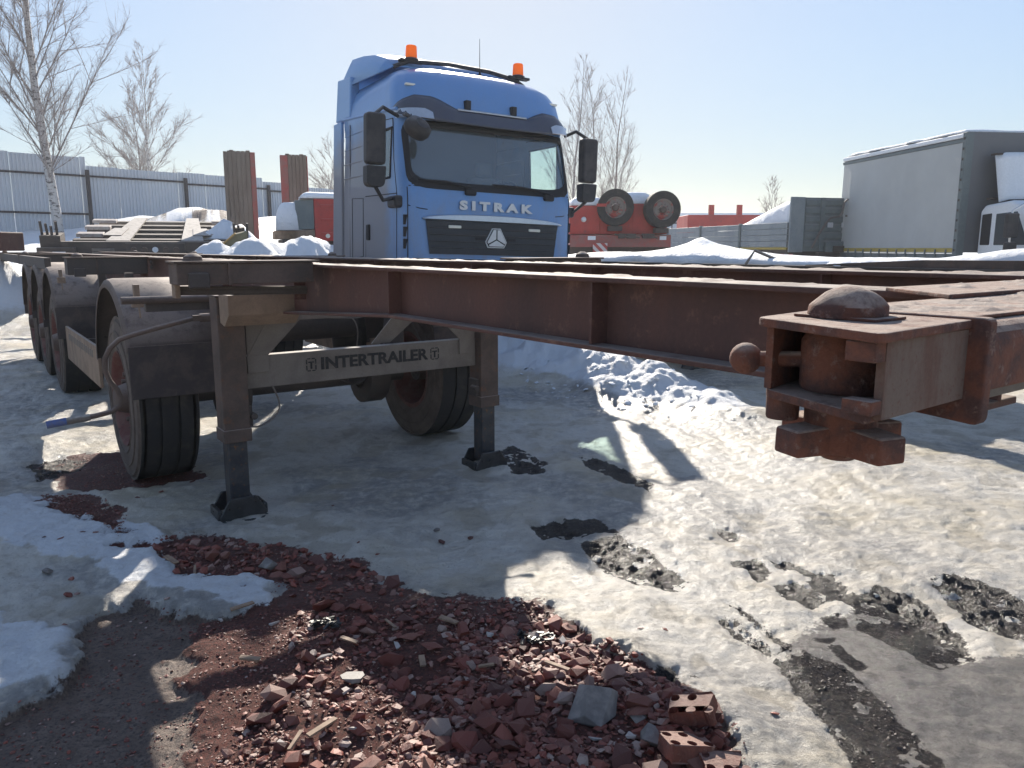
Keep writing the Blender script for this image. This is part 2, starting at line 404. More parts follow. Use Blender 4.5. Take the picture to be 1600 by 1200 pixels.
# pixel of the photograph -> point on the ground (only used to survey outlines)
def ray(px, py):
    a = (px-800)/1209.0; b = (600-py)/1209.0
    return np.array([a, math.cos(PITCH)+b*math.sin(PITCH), -math.sin(PITCH)+b*math.cos(PITCH)])
def G(px, py, z=0.0):
    d = ray(px, py); t = (z-CAM_H)/d[2]; return (d[0]*t, d[1]*t)
def AT(px, py, Y):
    d = ray(px, py); t = Y/d[1]; return (d[0]*t, Y, CAM_H+d[2]*t)

# ------------------------------------------------------------------ ground sheet
def sdf(X, Y, poly, reach):
    """signed distance (negative inside), only within reach of the outline"""
    P = np.array(poly); out = np.full(X.shape, 9.0)
    x0, y0 = P.min(0)-reach; x1, y1 = P.max(0)+reach
    idx = np.where((X > x0) & (X < x1) & (Y > y0) & (Y < y1))[0]
    if len(idx) == 0: return out
    x = X[idx]; y = Y[idx]; d = np.full(x.shape, 1e9); ins = np.zeros(x.shape, bool)
    for i in range(len(P)):
        a = P[i]; b = P[(i+1) % len(P)]; e = b-a
        t = np.clip(((x-a[0])*e[0]+(y-a[1])*e[1])/(e@e+1e-12), 0, 1)
        d = np.minimum(d, np.hypot(x-a[0]-t*e[0], y-a[1]-t*e[1]))
        c = ((a[1] > y) != (b[1] > y)) & (x < (b[0]-a[0])*(y-a[1])/(b[1]-a[1]+1e-12)+a[0]); ins ^= c
    out[idx] = np.where(ins, -d, d); return out
PX = lambda L: [G(*p) for p in L]
DIRT = [PX([(-150, 1260), (-60, 1145), (40, 1095), (118, 1062), (125, 1000), (150, 955), (190, 948), (215, 925), (255, 950), (330, 965), (420, 955), (470, 940), (620, 935), (800, 965),
            (960, 1020), (1050, 1090), (1150, 1140), (1210, 1270)])]
RUB = [PX([(300, 832), (370, 842), (470, 855), (550, 868), (640, 925), (700, 930), (790, 935), (830, 935), (900, 985), (1010, 1035), (1120, 1110), (1160, 1270), (280, 1270),
           (300, 1010), (310, 975), (420, 950), (430, 905), (330, 900), (270, 880), (215, 850)]),
       PX([(60, 722), (130, 705), (240, 700), (330, 745), (230, 760), (130, 765), (90, 760)]),
       PX([(60, 775), (130, 770), (200, 800), (190, 850), (150, 815), (90, 800)])]
WET = [PX(p) for p in (
    [(905, 710), (945, 712), (1025, 752), (1015, 764), (960, 745), (915, 722)],
    [(830, 815), (870, 808), (930, 800), (965, 825), (920, 830), (850, 835)],
    [(905, 840), (960, 830), (1010, 850), (1075, 900), (1060, 912), (985, 900), (930, 870)],
    [(1118, 820), (1150, 826), (1155, 836), (1130, 832)],
    [(1148, 872), (1185, 865), (1210, 885), (1185, 900)], [(1195, 865), (1235, 866), (1245, 880), (1215, 880)],
    [(1240, 875), (1300, 890), (1345, 925), (1330, 935), (1270, 915)], [(1208, 905), (1240, 895), (1280, 915), (1310, 925), (1270, 940), (1225, 925)],
    [(1118, 948), (1150, 950), (1215, 1005), (1200, 1012), (1150, 980)], [(1135, 930), (1160, 938), (1240, 1000), (1225, 1003)],
    [(1330, 935), (1370, 905), (1430, 925), (1490, 965), (1530, 1022), (1470, 1032), (1400, 1003), (1340, 970)],
    [(1445, 905), (1490, 895), (1560, 920), (1640, 955), (1700, 1000), (1600, 990), (1520, 965)],
    [(1195, 1003), (1240, 1000), (1320, 1030), (1390, 1090), (1470, 1170), (1520, 1270), (1360, 1230), (1310, 1150), (1250, 1080)],
    [(1285, 950), (1320, 945), (1328, 965), (1300, 975)], [(1275, 985), (1300, 985), (1355, 1030), (1340, 1040)],
    [(1025, 1040), (1060, 1035), (1095, 1048), (1070, 1062), (1030, 1058)],
    [(40, 725), (90, 712), (140, 715), (110, 740), (60, 748)],
    [(800, 690), (860, 720), (850, 735), (800, 735), (780, 705)]
    )]
FRESH = [PX([(-90, 940), (100, 985), (118, 1030), (100, 1070), (-90, 1120)]), PX([(90, 770), (170, 800), (300, 850), (440, 905), (430, 965), (250, 925), (130, 880), (0, 850), (-60, 790)]), PX([(300, 905), (440, 905), (430, 960), (330, 950)])]
SLUSH = [PX([(1215, 1005), (1290, 960), (1340, 930), (1420, 955), (1500, 1018), (1600, 1010), (1760, 1010), (1900, 1300), (1400, 1300), (1330, 1150), (1270, 1080)])]
BUMPS = [  # x, y, sx, sy, h : snow banks
    (-5.2, 15.6, 1.4, 1.5, 1.25), (-7.1, 19.6, 1.0, .9, 1.3), (-5.6, 19.0, .7, .6, .6), (-6.4, 17.2, .8, .8, .75), (-4.3, 16.6, .5, .6, .5), (-7.6, 16.8, 1.0, 1.1, .55), (-3.9, 17.8, 1.0, 1.2, .9), (-12.1, 16.0, 1.3, 1.5, 1.7), (-10.0, 15.2, .8, .8, .9), (-11.0, 27.2, 1.7, 1.3, 1.0), (-9.2, 26.0, 1.4, 1.1, .7), (-13.5, 28.0, 1.8, 1.2, .5),
    (-14.5, 11.5, 1.6, 1.8, .5), (12.5, 30, 9, 4, .9), (2, 34, 9, 4, .8)]
RIDGE = [(-1.6, 11.0, .55), (-.6, 10.5, .5), (.35, 9.6, .45), (1.1, 8.9, .33), (1.35, 8.0, .27), (1.75, 7.35, .16), (2.05, 6.7, .08)]
def terrain(X, Y):
    """large forms only"""
    t = sstep(2.0, -6.0, X)*np.clip(Y-13.5, 0, 20)*.135
    t = t + sstep(10, 40, np.abs(X-2))*np.clip(Y-20, 0, 30)*.02
    for x, y, sx, sy, h in BUMPS:
        t = t + h*np.exp(-((X-x)/sx)**2-((Y-y)/sy)**2)
    return t
def ridge(X, Y):
    r = np.zeros_like(X)
    wx = X+(fbm(X, Y, .5, 3, 5)-.5)*.35; wy = Y+(fbm(X, Y, .5, 3, 9)-.5)*.35
    for i in range(len(RIDGE)-1):
        a = RIDGE[i]; b = RIDGE[i+1]
        for k in range(4):
            f = k/4; x = a[0]*(1-f)+b[0]*f; y = a[1]*(1-f)+b[1]*f; h = a[2]*(1-f)+b[2]*f; wd = .28+h*.9
            r = np.maximum(r, h*np.exp(-(((wx-x)/wd)**2+((wy-y)/wd)**2)**1.3))
    return r
RRS = np.concatenate([np.array([.0, .3, .6, .9, 1.1]), np.linspace(1.15, 1.55, 24)[:-1], np.geomspace(1.55, 9, 560)[:-1], np.geomspace(9, 22, 110), np.geomspace(22, 420, 60)[1:]])
def build_ground():
    a_f = np.linspace(-44, 44, 640); a_c = np.linspace(44, 316, 60)[1:-1]
    ang = np.radians(np.concatenate([a_f, a_c])); na = len(ang)
    rr = RRS
    A, Rr = np.meshgrid(ang, rr); X = (np.sin(A)*Rr).ravel(); Y = (np.cos(A)*Rr).ravel(); D = Rr.ravel()
    near = sstep(30, 14, D)
    wob = (fbm(X, Y, .12, 4, 21)-.5)*.16+(fbm(X, Y, .03, 2, 31)-.5)*.03
    def field(polys, soft, reach=.6, wobk=1.0):
        m = np.zeros_like(X)
        for p in polys: m = np.maximum(m, sstep(soft, -soft, sdf(X, Y, p, reach)+wob*wobk))
        return m
    dirt = field(DIRT, .022); rub = field(RUB, .05, wobk=1.5); wet = field(WET, .03, .4, .35); slush = field(SLUSH, .06); wet0 = field(WET, .06, .4, .35)
    wet = wet*sstep(.30, .38, fbm(X, Y, .07, 4, 91)+.03); slush = slush*(.8+.2*sstep(.35, .5, fbm(X, Y, .3, 4, 92)))
    rd = ridge(X, Y); T = terrain(X, Y)
    fresh = np.clip(sstep(.05, .14, rd)+sstep(.25, .6, T)+sstep(14, 24, D), 0, 1)
    fresh = fresh*sstep(.28, .5, fbm(X, Y, .5, 4, 44)+fresh*.35)
    fresh = np.maximum(fresh, field(FRESH, .03, .6, 1.3)*.85); frs = field(FRESH, .06, .6, 1.3)
    big = (fbm(X, Y, 1.3, 4, 1)-.5)*.10; mid = (fbm(X, Y, .28, 4, 2)-.5)
    lump = np.abs(fbm(X, Y, .17, 3, 61)-.5); fine = (fbm(X, Y, .05, 3, 3)-.5)
    rx_, ry_ = X*.97+Y*.25, Y*.97-X*.25; rut = (fbm(rx_, ry_*.16, .16, 3, 83)-.5)*sstep(.42, .6, fbm(X, Y, 1.6, 3, 84))
    melt = sstep(.63, .72, fbm(X, Y, .22, 3, 77))                       # small melt hollows
    z = T + near*(big + rut*.03 + mid*.042 - lump*.014 + fine*.013 - melt*.006 + (fbm(X, Y*1.6, .09, 3, 98)-.5)*.018)
    z = z + frs*.018
    z = z + rd*(1+(fbm(X, Y, .3, 4, 8)-.5)*.9) + (fbm(X, Y, .2, 3, 12)-.5)*.07*sstep(.04, .2, rd)
    z = z + sstep(.3, 1, T)*((fbm(X, Y, 1.3, 4, 14)-.5)*.3)*sstep(60, 25, D)
    z = z + sstep(.35, .9, T)*sstep(30, 24, D)*(np.abs(fbm(X, Y, .55, 4, 24)-.5)*.55-.05)
    flat = np.clip(np.maximum(dirt, rub), 0, 1)
    z = z*(1-flat) + flat*(-.035 + big*.4 + rub*(fbm(X, Y, .25, 3, 15))*.05 + fine*.012)
    heap = np.exp(-((X-G(1060, 1130)[0])/.28)**2-((Y-G(1060, 1130)[1])/.22)**2)*.05; z = z+heap
    z = z-wet0*.020+wet0*(fbm(X, Y, .04, 4, 19)-.5)*.034
    z = z*(1-slush*.8)+slush*(-.03+fine*.012)*.8
    inn = sdf(X, Y, DIRT[0], .5)
    z = z + .02*np.exp(-((inn-.07)/.06)**2)*(1-flat)
    mnd = np.exp(-((X+10.3)/2.4)**2-((Y-26.8)/2.2)**2)*sstep(.42, .52, fbm(X, Y, .8, 4, 66)); dirt = np.maximum(dirt, mnd*1.0*(T > 2.2)); fresh = fresh*(1-mnd)
    dark = sstep(.42, .62, fbm(X, Y, .8, 5, 51))                          # grimy ice
    nr = len(rr); me = bpy.data.meshes.new('yard_ground')
    V = np.stack([X, Y, z], 1).astype(np.float32); V[:na] = V[:na].mean(0)
    i = np.arange(nr-1)[:, None]*na; j = np.arange(na)[None, :]; j2 = (j+1) % na
    F = np.stack([i+j, i+j2, i+na+j2, i+na+j], -1).reshape(-1, 4)
    me.vertices.add(len(V)); me.vertices.foreach_set('co', V.ravel())
    me.loops.add(F.size); me.loops.foreach_set('vertex_index', F.ravel().astype(np.int32))
    me.polygons.add(len(F)); me.polygons.foreach_set('loop_start', np.arange(0, F.size, 4, dtype=np.int32))
    me.polygons.foreach_set('use_smooth', np.ones(len(F), bool))
    me.update(calc_edges=True)
    import bmesh
    for nm, val in (('dirt', dirt), ('rub', rub), ('wet', wet), ('slush', slush), ('fresh', fresh), ('grime', dark), ('melt', melt*near)):
        at = me.attributes.new(nm, 'FLOAT', 'POINT'); at.data.foreach_set('value', val.astype(np.float32))
    o = bpy.data.objects.new('yard_ground', me); col.objects.link(o); o['kind'] = 'structure'
    # normals up
    if me.polygons[na*100].normal.z < 0: me.flip_normals()
    return o
def ground_mat():
    m, n, l, b = newmat('thawing_ice_and_dirt')
    n1 = _noise(n, l, 2.2, 8, .7); n2 = _noise(n, l, 14, 7, .7); n3 = _noise(n, l, 75, 5, .7); n4 = _noise(n, l, 330, 3, .7)
    jit = _math(n, l, 'ADD', _math(n, l, 'MULTIPLY', _math(n, l, 'SUBTRACT', n2.outputs[0], .5), .9), _math(n, l, 'MULTIPLY', _math(n, l, 'SUBTRACT', n3.outputs[0], .5), .9))
    cache = {}
    def at(nm):
        if nm in cache: return cache[nm]
        x = n.new("ShaderNodeAttribute"); x.attribute_name = nm; v = x.outputs["Fac"]
        if nm in ('dirt', 'rub', 'wet', 'fresh', 'slush'):
            v = _ramp(n, l, _math(n, l, 'ADD', v, jit), *{'slush': (.4, .75), 'fresh': (.2, .95)}.get(nm, (.38, .62)))
        cache[nm] = v; return v
    ice = _mix(n, l, _ramp(n, l, n1.outputs[0], .35, .68), (.76, .715, .645), (.63, .57, .48))
    ice = _mix(n, l, _math(n, l, 'MULTIPLY', _ramp(n, l, n2.outputs[0], .5, .72), .55), ice, (.44, .385, .31))
    ice = _mix(n, l, _math(n, l, 'MULTIPLY', _math(n, l, 'MULTIPLY', at('grime'), _ramp(n, l, n2.outputs[0], .3, .6)), .85), ice, (.30, .285, .28))
    ice = _mix(n, l, _math(n, l, 'MULTIPLY', at('melt'), .5), ice, (.40, .34, .25))
    spk = _ramp(n, l, n3.outputs[0], .56, .66); ice = _mix(n, l, _math(n, l, 'MULTIPLY', spk, .6), ice, (.27, .23, .195))
    yl = _noise(n, l, .55, 5, .6); ice = _mix(n, l, _math(n, l, 'MULTIPLY', _ramp(n, l, yl.outputs[0], .48, .66), .5), ice, (.62, .52, .34))   # meltwater stained ochre
    c = _mix(n, l, at('fresh'), ice, (.86, .87, .89))
    di = _mix(n, l, _ramp(n, l, n2.outputs[0], .35, .7), (.17, .115, .088), (.26, .19, .15))
    di = _mix(n, l, _ramp(n, l, n3.outputs[0], .5, .62), di, (.09, .065, .055))
    c = _mix(n, l, at('dirt'), c, di)
    ru = _mix(n, l, _ramp(n, l, n3.outputs[0], .42, .6), (.17, .06, .045), (.085, .04, .032))
    c = _mix(n, l, at('rub'), c, ru)
    sl = _mix(n, l, _ramp(n, l, n2.outputs[0], .4, .65), (.20, .18, .165), (.11, .10, .092))
    c = _mix(n, l, _math(n, l, 'MULTIPLY', at('slush'), .9), c, sl)
    we = _mix(n, l, _ramp(n, l, n3.outputs[0], .45, .6), (.028, .023, .022), (.07, .058, .05))
    c = _mix(n, l, at('wet'), c, we)
    l.new(c, b.inputs["Base Color"])
    r = _math(n, l, 'ADD', _math(n, l, 'MULTIPLY', n1.outputs[0], .35), .16)
    r = _math(n, l, 'SUBTRACT', r, _math(n, l, 'MULTIPLY', at('slush'), .16)); r = _math(n, l, 'SUBTRACT', r, _math(n, l, 'MULTIPLY', at('wet'), .12))
    r = _math(n, l, 'ADD', r, _math(n, l, 'MULTIPLY', _math(n, l, 'ADD', _math(n, l, 'ADD', at('fresh'), at('dirt')), at('rub')), .34), True)
    l.new(r, b.inputs["Roughness"]); l.new(_math(n, l, "SUBTRACT", .5, _math(n, l, "MULTIPLY", at("wet"), .25)), b.inputs["Specular IOR Level"])
    h = _bump(n, l, None, n2.outputs[0], .034); h = _bump(n, l, None, n3.outputs[0], .018, 1, h); _bump(n, l, b, n4.outputs[0], .006, 1, h)
    return m
ground = build_ground(); ground.data.materials.append(ground_mat())
from mathutils.bvhtree import BVHTree
def _bvh():
    me = ground.data; nv = len(me.vertices); co = np.empty(nv*3, np.float32); me.vertices.foreach_get('co', co); return co.reshape(-1, 3)
_GC = _bvh()
_na = 640+58
_rr = RRS
def gz(x, y):
    """height of the ground sheet"""
    r = math.hypot(x, y); a = math.degrees(math.atan2(x, y)); i = int(np.searchsorted(_rr, r)); i = min(max(i, 1), len(_rr)-1)
    if abs(a) <= 44: j = int(round((a+44)/88*639))
    else: return float(terrain(np.array([x]), np.array([y]))[0])
    return float(_GC[i*_na+j, 2])

# ------------------------------------------------------------------ wheels
def make_wheel(parent, loc, w_=.385, rad=.53, face=-1, rimmat='rim', name='wheel', n=48, dish=.06):
    """face=-1: outer side towards -x"""
    e = empty(name, loc, parent=parent); h = w_/2; f = face
    t = MB()
    prof = [(h*.86, rad*.56), (h*.95, rad*.60), (h*.99, rad*.645), (h*1.02, rad*.65), (h*1.02, rad*.665), (h*.995, rad*.67), (h, rad*.76), (h*.985, rad*.80), (h*1.005, rad*.805), (h*1.0, rad*.825), (h*.965, rad*.83), (h*.93, rad*.92), (h*.945, rad*.925), (h*.935, rad*.94), (h*.905, rad*.945), (h*.84, rad*.985), (h*.70, rad)]
    pr = [(-a, b) for a, b in prof]
    tread = []
    for k, gx in enumerate((-.42, -.14, .14, .42)):
        x = w_*gx; tread += [(x-.008, rad), (x-.006, rad-.014), (x+.006, rad-.014), (x+.008, rad)]
    pr = pr + tread + prof[::-1]
    t.lathe([(f*-a, b) for a, b in pr], n, 'x')
    o = part('tyre', t, M['tyre'], e, smooth=True)
    if 'sw' != rimmat:
        o.data.materials.append(M['wall'])
        for p in o.data.polygons:
            c = p.center; rr_ = math.hypot(c.y, c.z)
            if abs(c.x) > h*.80 and rr_ < rad*.99: p.material_index = 1
    r = MB(); r0 = rad*.56
    r.lathe([(f*x, q) for x, q in ((h*.9, r0+.01), (h*.98, r0+.008), (h*.9, r0-.012), (h*.55, r0-.03), (h*.45, r0*.82), (h*.62, r0*.66), (h*.66, r0*.45), (h*.62, r0*.38), (h*.1, r0*.38))], n, 'x')
    r.lathe([(f*x, q) for x, q in ((-h*.9, r0+.01), (-h*.9, r0-.02), (-h*.3, r0-.05), (h*.45, r0*.82))], n, 'x')
    part('rim', r, M[rimmat], e, smooth=True)
    hb = MB(); hb.lathe([(f*x, q) for x, q in ((-h*.6, r0*.3), (h*.75, r0*.34), (h*.95, r0*.3), (h*1.12, r0*.26), (h*1.16, r0*.2), (h*1.16, .001))], 20, 'x')
    for k in range(10):
        a = 2*math.pi*k/10; rr_ = r0*.52
        hb.lathe([(f*h*.6, .016), (f*(h*.6+.04), .016), (f*(h*.6+.042), .002)], 6, 'x', (0, math.cos(a)*rr_, math.sin(a)*rr_))
    part('hub', hb, M['grime'], e, smooth=True)
    return e

# ================================================================== foreground container chassis
A1 = 35.7
T1 = empty('container_trailer', (-.884, 4.768, 0), R(A1), 'rusty red skeletal container trailer on landing legs filling the foreground', 'trailer')
HT = 1.42
def ibeam(mb, x, y0, y1, zt, zb0, zb1, fw=.14, ft=.014, wt=.012, side=0):
    """I-rail along y; bottom flange height may differ at both ends"""
    mb.box((x-fw/2, x+fw/2), (y0, y1), (zt-ft, zt))
    mb.add([(x-wt/2, y0, zb0), (x+wt/2, y0, zb0), (x-wt/2, y1, zb1), (x+wt/2, y1, zb1), (x-wt/2, y0, zt-ft), (x+wt/2, y0, zt-ft), (x-wt/2, y1, zt-ft), (x+wt/2, y1, zt-ft)],
           [(0, 2, 3, 1), (4, 5, 7, 6), (0, 1, 5, 4), (2, 6, 7, 3), (0, 4, 6, 2), (1, 3, 7, 5)])
    P = []
    for y, z in ((y0, zb0), (y1, zb1)):
        P += [(x-fw/2, y, z), (x+fw/2, y, z), (x+fw/2, y, z+ft), (x-fw/2, y, z+ft)]
    mb.add(P, [(3, 2, 1, 0), (4, 5, 6, 7), (0, 1, 5, 4), (1, 2, 6, 5), (2, 3, 7, 6), (3, 0, 4, 7)])
for s in (-1, 1):
    mb = MB(); x = s*.55
    ibeam(mb, x, -3.79, -1.5, HT, 1.215, 1.215); ibeam(mb, x, -1.5, -.25, HT, 1.215, 1.145); ibeam(mb, x, -.25, 14.0, HT-.002, 1.145, 1.10)
    part('frame_rail', mb, M['rust'], T1, bevel=.003)
    for y in (-2.75, -1.5, -.42, .9, 2.2, 3.6, 5.0, 6.4, 7.8, 9.2):
        for q in (-1, 1):
            st = MB(); st.box((min(x+q*.006, x+q*.066), max(x+q*.006, x+q*.066)), (y-.005, y+.005), (1.232, 1.404)); part('web_stiffener', st, M['rust'], T1)
# crust of dirt along the top flanges
def crust(x0, x1, y0, y1, z, name='dirt_crust', seed=3, hmax=.012, step=.018, parent=None, mat=None, edge=.55):
    nx = 9; ny = int((y1-y0)/step); P = []
    xs = np.linspace(x0, x1, nx); ys = np.linspace(y0, y1, ny)
    XX, YY = np.meshgrid(xs, ys); h = np.clip(fbm(XX+seed, YY, .06, 4, seed)*1.9-.55, 0, 1)*sstep(.30, .62, fbm(XX, YY, .4, 3, seed+5)+.18)
    ed = np.minimum(XX-x0, x1-XX)/(x1-x0); jig = sstep(-.01, .18, ed+(fbm(XX, YY, .05, 2, seed+3)-.5)*.12)
    Z = z-.002+hmax*h*jig
    mb = MB(); mb.grid(list(zip(XX.ravel(), YY.ravel(), Z.ravel())), ny, nx)
    o = part(name, mb, mat or M['crust'], parent, smooth=False); 
    for p in o.data.polygons: p.use_smooth = True
    return o
M['crust'] = worn('sandy_crust', (.25, .19, .155), (.33, .27, .23), .8, 0, 14, bump=.004, bscale=120)
crust(-.619, -.481, -3.7, 4.0, HT, seed=3, parent=T1, hmax=.009)
crust(.481, .619, -3.75, 4.0, HT, seed=9, parent=T1, hmax=.012)
for y, z in ((3.05, 1.375), (3.05, 1.33), (5.6, 1.36), (5.6, 1.32)):
    for s in (-1, 1):
        mb = MB(); mb.lathe([(0, .018), (.012, .018), (.013, .008), (.013, .001)], 6, 'x', (s*.62 if s > 0 else -.633, y, z)); part('bolt', mb, M['dark'] if 'dark' in M else None, T1)
# crossmembers between rails
for y in (-3.1, -2.2, .9, 2.2, 3.6, 5.0, 6.4, 7.8, 9.2, 11, 13):
    mb = MB(); mb.box((-.54, .54), (y-.04, y+.04), (1.2, 1.30)); part('crossmember', mb, M['dark'], T1, bevel=.004)
# outriggers (with twistlock housings) and side rails
def outrigger(y, zt=1.43, zb=1.335, dpt=.16, mat='grime', x1=1.255, holes=False):
    for s in (-1, 1):
        mb = MB(); mb.box((min(s*.625, s*x1), max(s*.625, s*x1)), (y-dpt/2, y+dpt/2), (zb, zt))
        o = part('outrigger', mb, M[mat], T1, bevel=.006)
        pl = MB(); pl.box((min(s*.60, s*(x1+.01)), max(s*.60, s*(x1+.01))), (y-dpt/2-.012, y+dpt/2+.012), (zt+.001, zt+.011)); part('top_plate', pl, M['grime'], o, bevel=.002)
        rb = MB(); rb.box((s*1.03-.006, s*1.03+.006), (y-dpt/2-.014, y-dpt/2), (zb-.002, zt)); part('rib', rb, M['grime'], o)
        cap = MB(); cap.box((s*(x1-.09)-.045, s*(x1-.09)+.045), (y-dpt/2-.02, y-dpt/2+.01), (zb-.015, zb+.055)); part('lock_housing', cap, M['dark'], o, bevel=.006)
        lk = MB(); lk.lathe([(0, .045), (.02, .04), (.035, .015), (.036, .001)], 12, 'z', (s*(x1-.09), y, zt+.011)); part('twistlock_head', lk, M['grime'], o, smooth=True)
outrigger(-.65); outrigger(3.3, 1.41, 1.27, .2, 'dark'); outrigger(8.9, 1.40, 1.27, .2, 'dark'); outrigger(13.8, 1.40, 1.25, .2, 'dark')
for s in (-1, 1):
    mb = MB(); mb.box((s*1.22-.03, s*1.22+.03), (5.2, 14.0), (1.27, 1.395)); part('side_rail', mb, M['dark'], T1, bevel=.006)
    mb = MB(); mb.tube([(s*.62, -.6, 1.291), (s*1.235, -.6, 1.305)], .021, 14); o = part('marker_tube', mb, M['dark'], T1, smooth=True)
    cp = MB(); cp.box((s*1.235-.012, s*1.235+.012), (-.632, -.568), (1.272, 1.34)); part('end_cap', cp, M['tan'], o, bevel=.004)
    mb = MB(); mb.tube([(s*.62, .3, 1.21), (s*1.325, .3, 1.214)], .021, 12); part('guard_bracket_tube', mb, M['grime'], T1, smooth=True)
    mb = MB(); mb.bar((s*.62, .34, 1.17), (s*1.2, .34, 1.17), .05, .05); part('guard_bracket', mb, M['dark'], T1, bevel=.004)
# landing legs
for s in (-1, 1):
    e = empty('landing_leg', (s*.85, 0, 0), parent=T1); ez = -.045
    a = MB(); a.prism([(-.072, -.072), (.072, -.072), (.072, .072), (-.072, .072)], .43, 1.235); a.box((-.08, .08), (-.08, .08), (1.235, 1.247)); a.box((-.078, .078), (-.078, .078), (.425, .5))
    part('outer_tube', a, M['grime'], e, bevel=.012, seg=3)
    a = MB(); a.prism([(-.055, -.055), (.055, -.055), (.055, .055), (-.055, .055)], .04, .45); part('inner_tube', a, M['legin'] if 'legin' in M else M['dark'], e, bevel=.01, seg=2)
    ft = MB(); ft.prism([(-.14, -.10), (-.09, -.15), (.09, -.15), (.14, -.10), (.14, .10), (.09, .15), (-.09, .15), (-.14, .10)], .0, .035)
    ft.prism([(-.13, .03), (.13, .03), (.13, .06), (.075, .155), (-.075, .155), (-.13, .06)], -.095, -.083, 'y')
    ft.prism([(-.13, .03), (.13, .03), (.13, .06), (.075, .155), (-.075, .155), (-.13, .06)], .083, .095, 'y')
    ft.box((-.14, -.115), (-.083, .083), (.03, .095)); ft.box((.115, .14), (-.083, .083), (.03, .095))
    part('foot', ft, M['icecrust'], e, bevel=.006, loc=(0, 0, ez))
    g = MB(); g.box((-.03*s+(-.1 if s > 0 else .0), -.03*s+(.0 if s > 0 else .1)) if False else (-s*.075-.02, -s*.075+.02), (-.05, .05), (.5, .62)); g.tube([(-s*.1, .0, .56), (-s*.1, -.07, .56)], .02, 8)
    part('gear_box', g, M['dark'], e, bevel=.005)
M['legin'] = worn('greased_inner_leg', (.025, .03, .04), (.055, .055, .06), .4, .2, 9, .4, .6, c3=(.16, .075, .03), bump=.0005)
for o in bpy.data.objects:
    if o.name.startswith('inner_tube'): o.data.materials[0] = M['legin']
# wedge step on the near leg
for s in (-1, 1):
    mb = MB(); x0, x1 = (-.93, -.52) if s < 0 else (.52, .93)
    mb.prism([(-.25, 1.255), (-.08, 1.255), (-.08, 1.10), (-.16, 1.085), (-.25, 1.15)], x0+.02, x1, 'x')
    mb2 = MB(); yy = -.25
    P0 = [(-.893*-s if s > 0 else -.893, -.2, 1.255)]
    o = part('leg_bracket', mb, M['tan'], T1, bevel=.003)
    tr = MB(); xs = np.linspace(abs(x0)*0+.55, .88, 9)
    for i in range(8):
        xa = s*xs[i]; xb = s*xs[i+1]; tr.prism([(min(xa, xb), 1.256), (max(xa, xb), 1.256), ((xa+xb)/2, 1.27)], -.25, -.08, 'y')
    part('step_tread', tr, M['dark'], o)
# leg cross beam with lettering; flat dark shapes stand in for shaded cut-out holes
mb = MB(); mb.box((-.775, .775), (-.012, .0), (.712, .897)); mb.box((-.775, .775), (0.001, .06), (.889, .897)); mb.box((-.775, .775), (.001, .06), (.712, .72))
LB = part('leg_beam', mb, M['beam'], T1, bevel=.002)
def on_front(me, name, parent, loc, mat, rx=90):
    o = bpy.data.objects.new(name, me); col.objects.link(o); o.parent = parent; o.location = loc; o.rotation_euler = (R(rx), 0, 0)
    me.materials.clear(); me.materials.append(mat); return o
me = text_mesh('INTERTRAILER', .098, .001, .0035, 1.0)
xs = [v.co.x for v in me.vertices]; k = .73/(max(xs)-min(xs))
for v in me.vertices: v.co.x *= k
on_front(me, 'cutout_lettering', LB, (.035, -.0145, .816), M['cutout_dark'])
for cx in (-.385, .455):
    mb = MB()
    for dx, dz, ww, hh in ((-.028, .018, .007, .028), (-.028, -.018, .007, .028), (.028, .018, .007, .028), (.028, -.018, .007, .028), (-.014, .036, .02, .006), (.014, .036, .02, .006), (-.014, -.036, .02, .006), (.014, -.036, .02, .006),
                           (0, .015, .036, .008), (0, -.007, .011, .036)):
        mb.box((cx+dx-ww/2, cx+dx+ww/2), (-.0155, -.0135), (.818+dz-hh/2, .818+dz+hh/2))
    part('cutout_logo', mb, M['cutout_dark'], LB)
# braces from legs to rails
for s in (-1, 1):
    mb = MB(); mb.bar((s*.70, -.02, .80), (s*.70, -.02, 1.14), .12, .012, (0, 1, 0)); mb.prism([(s*.76, .9), (s*.64, .9), (s*.40, 1.135), (s*.62, 1.135)], -.03, -.018, 'y')
    mb.bar((s*.55, -.02, 1.14), (s*.77, -.02, 1.14), .10, .012, (0, 0, 1))
    part('leg_gusset', mb, M['beam'], T1, bevel=.002)
mb = MB(); mb.box((-.5, .5), (-.05, .0), (1.09, 1.14)); part('leg_crossmember', mb, M['beam'], T1, bevel=.004)
mb = MB(); mb.prism([(.05, .9), (.18, .9), (.42, 1.08), (.22, 1.08)], .08, .09, 'y'); part('brace_plate', mb, M['beam'], T1, bevel=.002)
# crank handle of the near leg
ck = MB(); ck.tube([(-.905, .13, 1.115), (-.96, .14, 1.113)], .024, 10); ck.box((-1.0, -.955), (.115, .165), (1.098, 1.13))
pts = [(-.99, .14, 1.113), (-1.15, .14, 1.078), (-1.30, .14, 1.043), (-1.375, .14, 1.02), (-1.425, .14, .975), (-1.452, .14, .92), (-1.455, .14, .86), (-1.435, .14, .80), (-1.405, .14, .755), (-1.392, .14, .71), (-1.40, .14, .665), (-1.44, .14, .638), (-1.52, .14, .625), (-1.56, .14, .622)]
ck.tube(pts, .0135, 12); CK = part('crank_handle', ck, M['grime'], T1, smooth=True)
mb = MB(); mb.tube([(-1.545, .14, .622), (-1.735, .14, .606)], .0185, 14); part('crank_grip', mb, M['beam'], CK, smooth=True)
mb = MB(); mb.tube([(-1.655, .14, .6135), (-1.745, .14, .6055)], .0198, 14); part('blue_grip_sleeve', mb, M['blue_grip'], CK, smooth=True)
